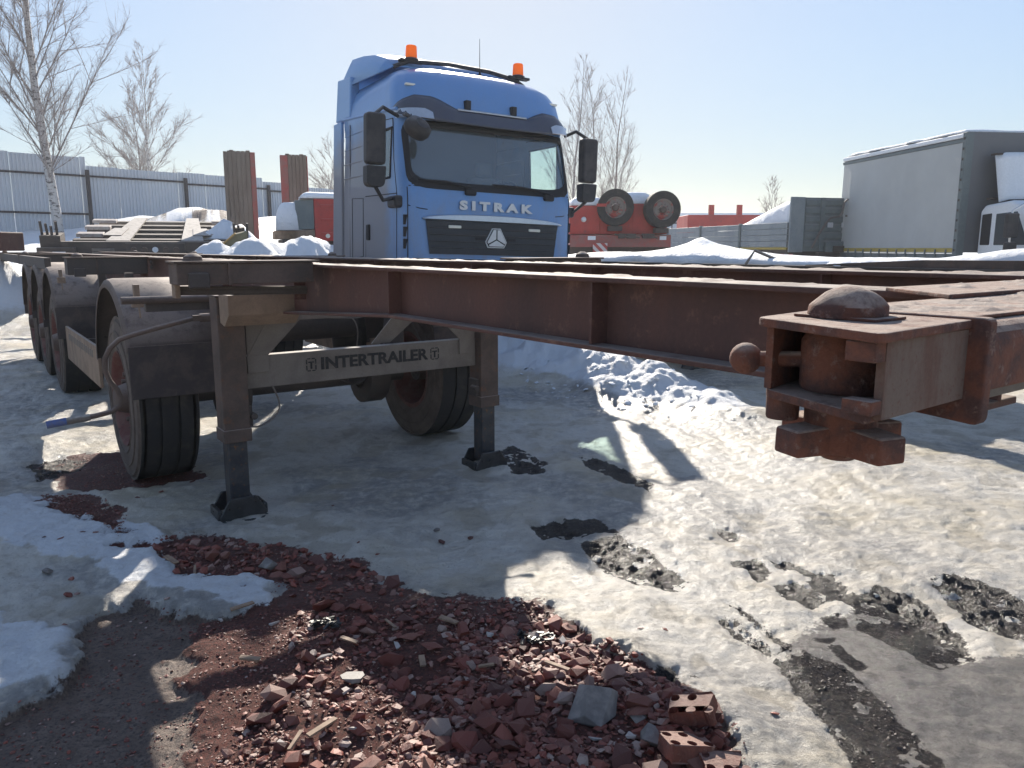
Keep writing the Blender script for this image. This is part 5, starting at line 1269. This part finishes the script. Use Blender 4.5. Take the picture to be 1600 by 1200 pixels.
tw = make_wheel(T7, (.35, -.95, .45), .25, .46, n=24); [copy_tree(tw, T7, (x, y, .45), (0, 0, 0 if x < 1 else math.pi)) for x, y in ((2.15, -.95), (.35, 3.4), (2.15, 3.4))]
heap('snow_drift', T7, .0, W7, .1, L7-.1, zt7+.003, lambda X, Y: .05+0*X, M['snow'], 'thin snow along the roof of the tarpaulin box truck', nx=30, ny=40, seed=22, rough=.04)

# ================================================================== far background, right
o = empty('red_trailer', (10.2, 36, 0), R(0), 'distant red trailer with upright stakes behind the grey dropside', 'trailer')
a = AT(1075, 332, 36); b = AT(1165, 347, 36)
mb = MB(); mb.box((a[0]-10.2, b[0]-10.2+1.5), (0, 2.4), (b[2]-.6, a[2]-.1)); part('red_body', mb, M['red'], o, bevel=.03)
for px in (1113, 1157):
    c = AT(px, 320, 36); mb = MB(); mb.box((c[0]-10.2-.12, c[0]-10.2+.1), (0, .2), (a[2]-.1, c[2])); part('stake', mb, M['red'], o)
mb = MB(); mb.box((a[0]-10.2+.2, b[0]-10.2), (.4, 2.0), (.4, b[2]-.6)); part('underframe', mb, M['dark'], o)
a = AT(1040, 333, 52); b = AT(1330, 340, 52)
WH = empty('low_warehouse', (a[0], 52, 0), 0, 'long low grey building with a snowy roof on the horizon', 'building')
mb = MB(); mb.box((0, b[0]-a[0]), (0, 8), (0, a[2]-.15)); part('wall', mb, M['buildgrey'], WH)
mb = MB(); mb.box((-.2, b[0]-a[0]+.2), (-.3, 8.3), (a[2]-.15, a[2])); part('roof', mb, M['snow'], WH)
BF = empty('bar_fence', (AT(1050, 350, 44)[0], 44, 0), 0, 'dark bar fence in front of the low grey building', 'fence')
for k in range(24):
    mb = MB(); mb.box((k*.42-.03, k*.42+.03), (-.03, .03), (0, 2.95)); part('fence_bar', mb, M['greydark'] if k % 6 else M['steelpost'], BF)
for z in (2.85, 1.6):
    mb = MB(); mb.box((-.1, 10), (.031, .07), (z-.04, z+.04)); part('fence_rail', mb, M['steelpost'], BF)

# ================================================================== corrugated fence, left
FE = empty('sheet_metal_fence', (-16.0, 30.0, 0), 0, 'grey corrugated sheet fence with dark posts behind the birch trees', 'fence')
fd = Vector((2.56, 2.7, 0)).normalized(); Lp = 3.72
import math as _m
fe_ang = math.atan2(fd.y, fd.x); FE.rotation_euler = (0, 0, fe_ang)
def corr(name, x0, x1, z0, z1, y=0.0):
    mb = MB(); n_ = int((x1-x0)/.115); P = []
    for i in range(n_+1):
        xx = x0+(x1-x0)*i/n_; 
        for dx, dy in ((0, 0), (.03, 0), (.045, .03), (.085, .03), (.1, 0)):
            if i == n_ and dx > 0: break
            for z in (z0, z1): P.append((xx+dx*(x1-x0)/n_/.115, y+dy, z))
    mb.grid(P, len(P)//2, 2); return part(name, mb, M['galv'], FE)
tops = [(-14, 0, 4.82), (0, 7.2, 4.5), (7.2, 9.5, 4.38), (9.5, 14, 4.22), (14, 26, 4.22)]
for x0, x1, zt_ in tops:
    x = x0
    while x < x1-.1:
        corr('fence_sheet', x+.004, min(x+1.15, x1)-.004, 1.2, zt_+(.03 if int(x) % 3 == 0 else 0)); x += 1.15
for k in range(-4, 8):
    mb = MB(); mb.box((k*Lp-.06, k*Lp+.06), (-.17, -.06), (1.0, 4.62-(.18 if k < 0 else .25)-max(0, k)*.07)); part('fence_post', mb, M['steelpost'], FE)
    for z in (4.15-max(0, k)*.08, 2.75-max(0, k)*.06 - (.25 if k >= 0 else 0)):
        mb = MB(); mb.box((k*Lp+.061, (k+1)*Lp-.061), (-.055, -.005), (z-.035, z+.035)); part('fence_rail', mb, M['steelpost'], FE)

# ================================================================== trees
def tree(name, base, H_, label, seed, r0=.15, trunks=1, lean=0.0, spread=1.0, trunkmat='birch', dens=1.0, start=.12, up=.9, group=None, twig_r=.007):
    rng = random.Random(seed); root = empty(name, base, 0, label, 'tree', group)
    bz = gz(base[0], base[1]) if False else 0
    tk = MB(); br = MB(); tw = MB()
    def curve(p, d, L, n_, wig, gravity):
        P = [p.copy()]; d = d.normalized()
        for i in range(n_):
            d = (d+Vector((rng.gauss(0, wig), rng.gauss(0, wig), rng.gauss(0, wig*.6)+gravity))).normalized(); p = p+d*L/n_; P.append(p.copy())
        return P
    def twigs(P, L, lvl):
        k = int(max(4, L*11*dens))
        for _ in range(k):
            t = rng.uniform(.15, 1)*(len(P)-1); i = min(int(t), len(P)-2); p = P[i].lerp(P[i+1], t-i); dd = (P[i+1]-P[i]).normalized()
            d = (dd*1.5+Vector((rng.gauss(0, .5), rng.gauss(0, .5), rng.gauss(.1, .3)))).normalized()
            l = rng.uniform(.25, .7)*(.5+.25*L)*(1 if lvl else .8); l = min(l, 1.3)
            Q = curve(p, d, l, 3, .08, .02); tw.tube(Q, [twig_r, twig_r*.85, twig_r*.7, twig_r*.45], 3, False)
            if lvl < 1 and l > .35:
                for _ in range(3):
                    q = Q[rng.randint(1, 3)]; d2 = (d+Vector((rng.gauss(0, .7), rng.gauss(0, .7), rng.gauss(0, .4)))).normalized()
                    tw.tube(curve(q, d2, l*rng.uniform(.4, .8), 2, .08, 0), [twig_r*.7, twig_r*.6, twig_r*.4], 3, False)
    for t_ in range(trunks):
        a = rng.uniform(0, 6.28); off = Vector((0, 0, 0)) if t_ == 0 else Vector((math.cos(a)*.35*spread, math.sin(a)*.3, 0))
        hh = H_*(1 if t_ == 0 else rng.uniform(.72, .97))
        d0 = Vector((lean+rng.gauss(0, .05)*(t_ > 0)+off.x*.12, off.y*.1, 1))
        P = curve(off, d0, hh, 14, .035, .03); rt = r0*(1 if t_ == 0 else .8)
        tk.tube(P, [max(.012, rt*(1-i/14)**.9) for i in range(15)], 8, False)
        nb = int(hh*3.4*dens)
        for b_ in range(nb):
            f = start+(1-start)*(b_+rng.random())/nb; t = f*14; i = min(int(t), 13); p = P[i].lerp(P[i+1], t-i)
            a = rng.uniform(0, 6.28); L = (1-f)**.75*hh*.33*rng.uniform(.6, 1.15)*spread+.35
            d = Vector((math.cos(a), math.sin(a), up*(.75+f*1.0)*rng.uniform(.75, 1.2)+(.5 if up > 1 else 0)))
            Q = curve(p, d, L, 6, .045, .035); rb = min(rt*(1-f)*.42+.008, .06)
            rb *= .52; br.tube(Q, [max(.005, rb*(1-k/6.6)) for k in range(7)], 4, False)
            twigs(Q, L, 0)
            for _ in range(int(2+L*1.6)):
                k = rng.randint(1, 5); d2 = ((Q[k+1]-Q[k]).normalized()+Vector((rng.gauss(0, .5), rng.gauss(0, .5), rng.gauss(.1, .3)))).normalized(); l2 = L*rng.uniform(.25, .5)
                S_ = curve(Q[k], d2, l2, 4, .05, .03); br.tube(S_, [rb*.45, rb*.38, rb*.3, .006, .005], 4, False); twigs(S_, l2, 0)
    part('trunk', tk, M[trunkmat], root, smooth=True)
    part('limbs', br, M['limb'], root); o = part('crown', tw, M['twig'], root); o['kind'] = 'stuff'
    return root
x, y, _ = AT(92, 350, 27)
tree('birch_tree', (x, y, 1.6), 14.5, 'large white barked birch in front of the fence at the left edge', 11, .17, 1, .0, 1.0, start=.12, up=1.15, dens=1.0, twig_r=.0048)
tree('birch_tree', (x-.2, y+.2, 3.9), 10.5, 'second stem of birch crown rising beside the large left birch', 12, .13, 1, -.10, 1.1, start=.1, up=.9, dens=.7, twig_r=.008) if False else None
x, y, _ = AT(243, 330, 40); tree('birch_tree', (x, y, 1.0), 10.0, 'slim bare birch behind the fence, taller of the pair left of the ramps', 21, .09, 1, .0, 1.15, start=.12, up=1.0, dens=1.0, twig_r=.007)
x, y, _ = AT(212, 330, 41); tree('birch_tree', (x, y, 1.0), 8.8, 'slim bare birch behind the fence, shorter and left of its neighbour', 22, .085, 1, -.03, 1.1, start=.12, up=1.05, dens=1.0, twig_r=.007)
x, y, _ = AT(510, 330, 46); tree('birch_tree', (x, y, 1.0), 7.6, 'small bare birch showing left behind the blue cab', 31, .09, 2, .0, 1.0, start=.1, up=.85, dens=.9, twig_r=.008)
for k, (px, hh, sd, lab) in enumerate(((893, 10.2, 41, 'bare tree right behind the blue cab, leftmost of the three'), (925, 9.8, 42, 'bare tree with rising twigs, middle of the three right of the blue cab'), (960, 9.9, 43, 'bare tree with a wide right side, rightmost of the three beyond the truck'))):
    x, y, _ = AT(px, 330, 40+k); tree('bare_tree', (x, y, .2), hh, lab, sd, .09, 1, .0, 1.25, 'limb', start=.08, up=1.3, dens=.7, twig_r=.005)
x, y, _ = AT(1203, 330, 60); tree('bare_tree', (x, y, .3), 6.2, 'tiny distant bare tree above the snow filled dropside trailer', 51, .08, 1, 0, 1.0, 'limb', start=.2, up=1.2, dens=1.0, twig_r=.010)
# ================================================================== brick rubble
rng = random.Random(7)
def chip_geo(r, size, flat=.5, n=0):
    """irregular broken lump, about 12 corners"""
    pts = []
    ga = 2.39996
    N = 11
    for i in range(N):
        z = 1-2*(i+.5)/N; q = math.sqrt(1-z*z); t = ga*i+r.random()
        k = r.uniform(.62, 1.12); pts.append(Vector((math.cos(t)*q*k, math.sin(t)*q*k*.8, z*k*flat))*size)
    return pts
def hull(pts):
    import bmesh
    b = bmesh.new(); [b.verts.new(p) for p in pts]; bmesh.ops.convex_hull(b, input=b.verts)
    for v in [v for v in b.verts if not v.link_faces]: b.verts.remove(v)
    b.verts.index_update(); V = [tuple(v.co) for v in b.verts]; F = [tuple(v.index for v in f.verts) for f in b.faces]; b.free(); return V, F
variants = []
for k in range(10):
    V_, F_ = hull(chip_geo(rng, 1.0, rng.choice([.35, .45, .6, .75]))); variants.append((V_, F_))
vm = []
for k, (V_, F_) in enumerate(variants):
    mb = MB(); mb.add(V_, F_, k/10+.05); me = mesh_from('brick_fragment_mesh', mb, M['brick']); vm.append(me)
RP = [PX(p) for p in (
    [(300, 832), (370, 842), (470, 855), (550, 868), (640, 925), (700, 930), (790, 935), (830, 935), (900, 985), (1010, 1035), (1120, 1110), (1150, 1230), (300, 1230), (420, 1080), (470, 960), (440, 905), (330, 900), (270, 880), (225, 852)],
    [(700, 1000), (860, 960), (1000, 1035), (1120, 1110), (1160, 1230), (600, 1230)])]
def inside(p, poly):
    c = False; j = len(poly)-1
    for i in range(len(poly)):
        a, b = poly[i], poly[j]
        if ((a[1] > p[1]) != (b[1] > p[1])) and (p[0] < (b[0]-a[0])*(p[1]-a[1])/(b[1]-a[1]+1e-12)+a[0]): c = not c
        j = i
    return c
def sample(poly):
    xs_ = [p[0] for p in poly]; ys_ = [p[1] for p in poly]
    for _ in range(4000):
        q = (rng.uniform(min(xs_), max(xs_)), rng.uniform(min(ys_), max(ys_)))
        if inside(q, poly): return q
    return poly[0]
def rnd_rot(fl=.6): return (rng.gauss(0, fl), rng.gauss(0, fl), rng.uniform(0, 6.28))
GRPF = 'brick fragments in the foreground rubble'
big = []
for k in range(250):
    x, y = sample(RP[0] if k % 3 else RP[1])
    if any((x-a)**2+(y-b)**2 < .0012 for a, b in big): x, y = sample(RP[1])
    big.append((x, y)); sz = rng.choice([.018, .022, .028, .036, .036, .05])*rng.uniform(.85, 1.25)
    o = bpy.data.objects.new('brick_fragment', vm[k % 10]); col.objects.link(o); o.location = (x, y, gz(x, y)+sz*.30); o.rotation_euler = rnd_rot(.35); o.scale = (sz, sz*rng.uniform(.8, 1.3), sz)
    place = 'by the perforated bricks' if math.hypot(x-G(1080, 1150)[0], y-G(1080, 1150)[1]) < .45 else ('at the far rubble edge near the landing leg' if y > 3.0 else ('in the sunlit left part of the rubble' if x < -.45 else 'in the middle of the rubble'))
    tag(o, '%s broken red brick fragment lying %s' % ('small' if sz < .024 else ('fist sized' if sz < .038 else 'large'), place), 'brick fragment', GRPF)
# larger lumps, surveyed
BIGL = [((905, 1040), .060, 'brick', 'large pinkish brick lump at the upper right of the rubble'), ((965, 1080), .05, 'brick', 'brick lump beside the pinkish one, right side of the rubble'),
        ((925, 1120), .115, 'stone', 'largest grey mortar slab near the perforated bricks'), ((690, 838), .030, 'brick', 'single red brick lump alone on the shaded ice'), ((683, 822), .026, 'stone', 'grey stone just behind the lone red brick lump'),
        ((735, 833), .022, 'brick', 'low brick crumb right of the lone red lump'), ((1015, 1105), .045, 'brick', 'dark red brick piece left of the perforated bricks'), ((1045, 1100), .05, 'brick', 'upright brick piece behind the perforated bricks'),
        ((995, 1130), .05, 'stone', 'grey lump at the foot of the brick heap'), ((860, 1060), .045, 'brick', 'weathered brick half in the middle of the heap'), ((420, 885), .065, 'stone', 'flat grey brown stone in the sunlit rubble patch'),
        ((1000, 1065), .04, 'brick', 'squared brick end at the back of the heap'), ((880, 1100), .05, 'brick', 'dusty brick chunk left of the mortar slab'), ((1015, 1160), .055, 'stone', 'pale stone chunk at the bottom beside the perforated brick'),
        ((275, 895), .035, 'brick', 'brick bits lit by the sun on the ice left of the stone'), ((108, 930), .03, 'brick', 'dark brick clump on the ice at left'), ((75, 895), .035, 'stone', 'grey clump on the ice near the left edge')]
for (px, sz, mt, lab) in BIGL:
    x, y = G(*px); V_, F_ = hull(chip_geo(rng, sz, .5)); mb = MB(); mb.add(V_, F_, .3)
    o = part('brick_lump' if mt == 'brick' else 'stone_lump', mb, M[mt], None, bevel=.003, loc=(x, y, gz(x, y)+sz*.25)); o.rotation_euler = (rng.gauss(0, .15), rng.gauss(0, .15), rng.uniform(0, 6)); tag(o, lab, 'rubble piece')
for (px, sz) in (((252, 768), .022), ((215, 778), .018), ((300, 752), .02), ((186, 800), .018), ((180, 818), .022), ((150, 842), .016), ((196, 838), .018), ((108, 770), .02), ((75, 748), .024), ((130, 842), .018), ((70, 848), .016), ((95, 852), .02), ((232, 940), .02), ((262, 945), .018), ((100, 985), .022), ((120, 925), .018), ((112, 905), .02), ((560, 850), .012), ((590, 862), .014), ((520, 790), .012), ((640, 938), .016), ((700, 936), .02), ((735, 942), .016), ((1040, 982), .016), ((1210, 1110), .014), ((1000, 980), .014)):
    x, y = G(*px); V_, F_ = hull(chip_geo(rng, sz, .4)); mb = MB(); mb.add(V_, F_, rng.random()); o = part('brick_crumb', mb, M['brick'], None, loc=(x, y, gz(x, y)+sz*.1)); o.rotation_euler = (rng.gauss(0, .15), rng.gauss(0, .15), rng.uniform(0, 6)); o.scale = (1.3, 1, .8)
    tag(o, 'single brick crumb frozen into the %s' % ('ice between the wheel and the left edge' if px[0] < 310 and px[1] < 900 else 'snow edge left of the rubble' if px[0] < 310 else 'ice around the rubble, apart from the heap'), 'brick crumb', 'brick crumbs frozen into the ice')
# perforated bricks
def perf_brick(px, rz, rx, ry, lab, L=.20, W=.115, Hh=.06, cut=0, zoff=.0):
    import bmesh
    x, y = G(*px); b = bmesh.new()
    holes = [(-.055, -.028), (0, -.028), (.055, -.028), (-.055, .028), (0, .028), (.055, .028)][:6-cut]
    out = rounded([(-L/2, -W/2), (L/2-cut*.02, -W/2+cut*.008), (L/2, W/2), (-L/2, W/2)], [.012, .02, .008, .016], 4)
    mb = MB(); nv = len(out)
    from mathutils.geometry import tessellate_polygon
    r_ = .0155; loops = [[Vector((p[0], p[1], 0)) for p in out]]
    for hx, hy in holes: loops.append([Vector((hx+math.cos(-2*math.pi*k/12)*r_, hy+math.sin(-2*math.pi*k/12)*r_, 0)) for k in range(12)])
    flat_ = [p for lp in loops for p in lp]; tri = tessellate_polygon(loops); n_ = len(flat_)
    V_ = [(p.x, p.y, Hh) for p in flat_]+[(p.x, p.y, 0) for p in flat_]; F_ = [tuple(t) for t in tri]+[tuple(i+n_ for i in t[::-1]) for t in tri]
    o0 = 0
    for lp in loops:
        m_ = len(lp)
        for k in range(m_): a, c = o0+k, o0+(k+1) % m_; F_.append((a, c, c+n_, a+n_))
        o0 += m_
    V_ = [(x_+(rng.gauss(0, .0022) if i_ % n_ < nv else 0), y_+(rng.gauss(0, .0022) if i_ % n_ < nv else 0), z_+(rng.gauss(0, .003) if i_ % n_ < nv else 0)) for i_, (x_, y_, z_) in enumerate(V_)]; mb.add(V_, F_, .2); o = part('perforated_brick', mb, M['brickface'], None, loc=(x, y, gz(x, y)+zoff)); o.rotation_euler = (R(rx), R(ry), R(rz)); tag(o, lab, 'brick', 'perforated bricks at the rubble edge'); return o
M['brickface'] = worn('fired_brick', (.19, .062, .042), (.12, .045, .034), .7, 0, 14, c3=(.27, .15, .11), dust=(.25, .15, .12), bump=.005, bscale=200)
perf_brick((1070, 1185), 14, -9, 12, 'perforated red brick showing six holes, nearest of the three at bottom centre', .15, .095, .05, 0, .018)
perf_brick((1085, 1140), -20, 10, -14, 'tilted perforated brick, upper one at the right end of the heap', .14, .09, .05, 1, .02)
perf_brick((1130, 1205), 5, 4, 6, 'broken perforated brick cut by the bottom of the picture', .13, .09, .045, 2, .01)
# pale chips, splinters, char
for k, (px, a, b) in enumerate((((508, 1035), .075, .03), ((540, 1083), .05, .035), ((430, 975), .05, .018), ((345, 972), .04, .016), ((560, 1150), .06, .04), ((935, 1160), .07, .025), ((765, 1000), .05, .02), ((620, 1010), .04, .02), ((880, 1000), .06, .02), ((440, 1170), .05, .022), ((985, 1165), .06, .022), ((650, 1085), .035, .02), ((1090, 1110), .03, .018))):
    x, y = G(*px); V_, F_ = hull([Vector((a*.55*rng.uniform(.6, 1)*math.cos(t), b*.9*rng.uniform(.5, 1)*math.sin(t), z)) for t in sorted(rng.uniform(0, 6.28) for _ in range(5)) for z in (0, .008)]); mb = MB(); mb.add(V_, F_)
    o = part('plaster_chip', mb, M['chipwhite'], None, loc=(x, y, gz(x, y)+.014)); o.rotation_euler = (rng.gauss(0, .2), rng.gauss(0, .2), rng.uniform(0, 3)); tag(o, 'flat pale plaster chip lying on top of the red rubble', 'plaster chip', 'pale plaster chips on the rubble')
x, y = G(552, 1062); V_, F_ = hull([Vector((.05*math.cos(t)*rng.uniform(.6, 1), .04*math.sin(t)*rng.uniform(.5, 1), z)) for t in np.linspace(0, 5.6, 8) for z in (0, .015)]); mb = MB(); mb.add(V_, F_); o = part('grey_shard', mb, M['stone'], None, loc=(x, y, gz(x, y)+.02)); tag(o, 'grey green shard left of centre among the brick chips', 'shard')
for k, (px, L, an) in enumerate((((462, 1165), .09, 80), ((505, 1145), .11, 50), ((700, 978), .09, 150), ((610, 980), .08, 130), ((545, 1010), .08, 155), ((268, 885), .11, 140), ((305, 893), .10, 110), ((870, 1050), .10, 150), ((380, 955), .10, 35), ((760, 1045), .06, 10), ((660, 1040), .07, 100), ((390, 1035), .08, 175))):
    x, y = G(*px); mb = MB(); d = Vector((math.cos(R(an)), math.sin(R(an)), .06))*L/2; mb.bar(-d, d*.9, .012+.006*(k % 3), .007); mb.v = [(v[0]+rng.gauss(0, .0015), v[1]+rng.gauss(0, .0015), v[2]) for v in mb.v]
    o = part('wood_splinter', mb, M['chipwood'], None, loc=(x, y, gz(x, y)+.022)); tag(o, 'thin splinter of pale broken wood lying on the rubble', 'splinter', 'wood splinters in the rubble')
for k, (px, a, b, lab) in enumerate((((508, 985), .055, .035, 'black charred scrap in the sunlit rubble left of centre'), ((835, 1003), .09, .04, 'larger black charred scrap at the snow edge right of centre'))):
    x, y = G(*px); mb = MB()
    for i in range(40):
        r1, t1 = math.sqrt(rng.random()), rng.uniform(0, 6.28); c = Vector((a*r1*math.cos(t1), b*r1*math.sin(t1), .006+rng.random()*.018)); d = Vector((rng.gauss(0, 1), rng.gauss(0, 1), rng.gauss(0, .3))).normalized()*.016; mb.bar(c-d, c+d, .010, .005)
    o = part('charred_scrap', mb, M['char'], None, loc=(x, y, gz(x, y)+.005)); tag(o, lab, 'charred scrap')
# everything smaller: one mass each
def mass(name, polys, n_, smin, smax, mat, seed, extra=None, flatz=.3):
    r = np.random.RandomState(seed); vs_, fs, av = [], [], []; off = 0
    VV = [np.array(v) for v, f in variants]; FF = [f for v, f in variants]
    for k in range(n_):
        poly = polys[k % len(polys)]; x, y = sample(poly); 
        d_ = (fbm(np.array([x]), np.array([y]), .16, 3, 15)[0])
        if d_ < .40 and r.rand() < .7: continue
        s_ = smin+(smax-smin)*r.rand()**2.6; q = k % 10
        th, ph = r.rand()*6.283, r.normal()*.5; c, s2 = math.cos(th), math.sin(th); cp, sp_ = math.cos(ph), math.sin(ph)
        v = VV[q]*np.array([s_, s_*(.6+.8*r.rand()), s_*(.35+.45*r.rand())])
        v = np.stack([v[:, 0], v[:, 1]*cp-v[:, 2]*sp_, v[:, 1]*sp_+v[:, 2]*cp], 1); v = np.stack([v[:, 0]*c-v[:, 1]*s2, v[:, 0]*s2+v[:, 1]*c, v[:, 2]], 1)+np.array([x, y, gz(x, y)+s_*flatz])
        vs_ += v.tolist(); fs += [tuple(i+off for i in f) for f in FF[q]]; av += [r.rand()]*len(v); off += len(v)
    me = bpy.data.meshes.new(name); me.from_pydata(vs_, [], fs); me.materials.append(mat); at = me.attributes.new('rnd', 'FLOAT', 'POINT'); at.data.foreach_set('value', av)
    o = bpy.data.objects.new(name, me); col.objects.link(o); o['kind'] = 'stuff'; return o
mass('brick_rubble', RP, 7500, .005, .027, M['brick'], 3)
mass('brick_gravel', [DIRT[0], RUB[0], RUB[0], RUB[0], RUB[0], RUB[1], RUB[2], DIRT[0]], 22000, .0022, .010, M['brick'], 5)
MELT = PX([(1100, 850), (1340, 880), (1600, 900), (1700, 1300), (1300, 1300)]); 
M['crumb'] = worn('wet_soil_crumbs', (.05, .038, .033), (.10, .08, .07), .6, 0, 30, bump=.001)
mass('dirt_crumbs', [WET[11], WET[12], WET[12], WET[10], WET[2], WET[8], WET[9]], 2600, .002, .009, M['crumb'], 8, flatz=.15)
# chunks of broken snow along the pushed-up ridge
SR = PX([(800, 600), (930, 545), (1000, 560), (1110, 640), (1090, 660), (1000, 640), (950, 640)])
mass('snow_crumbs', [SR], 220, .015, .06, M['snow'], 13, flatz=.15)
# ------------------------------------------------------------------ hazy spring air
HB = MB(); HB.box((-520, 520), (-520, 520), (-2.5, 19.0)); hz_o = part('haze', HB, None, None); hz_o['kind'] = 'stuff'
hm = bpy.data.materials.new('thin_haze'); hm.use_nodes = True; hn = hm.node_tree.nodes; hn.remove(hn['Principled BSDF'])
pv = hn.new('ShaderNodeVolumePrincipled'); pv.inputs['Color'].default_value = (.93, .96, 1, 1); pv.inputs['Density'].default_value = .0008; pv.inputs['Anisotropy'].default_value = .4
hm.node_tree.links.new(pv.outputs[0], hn['Material Output'].inputs['Volume']); hz_o.data.materials.append(hm)
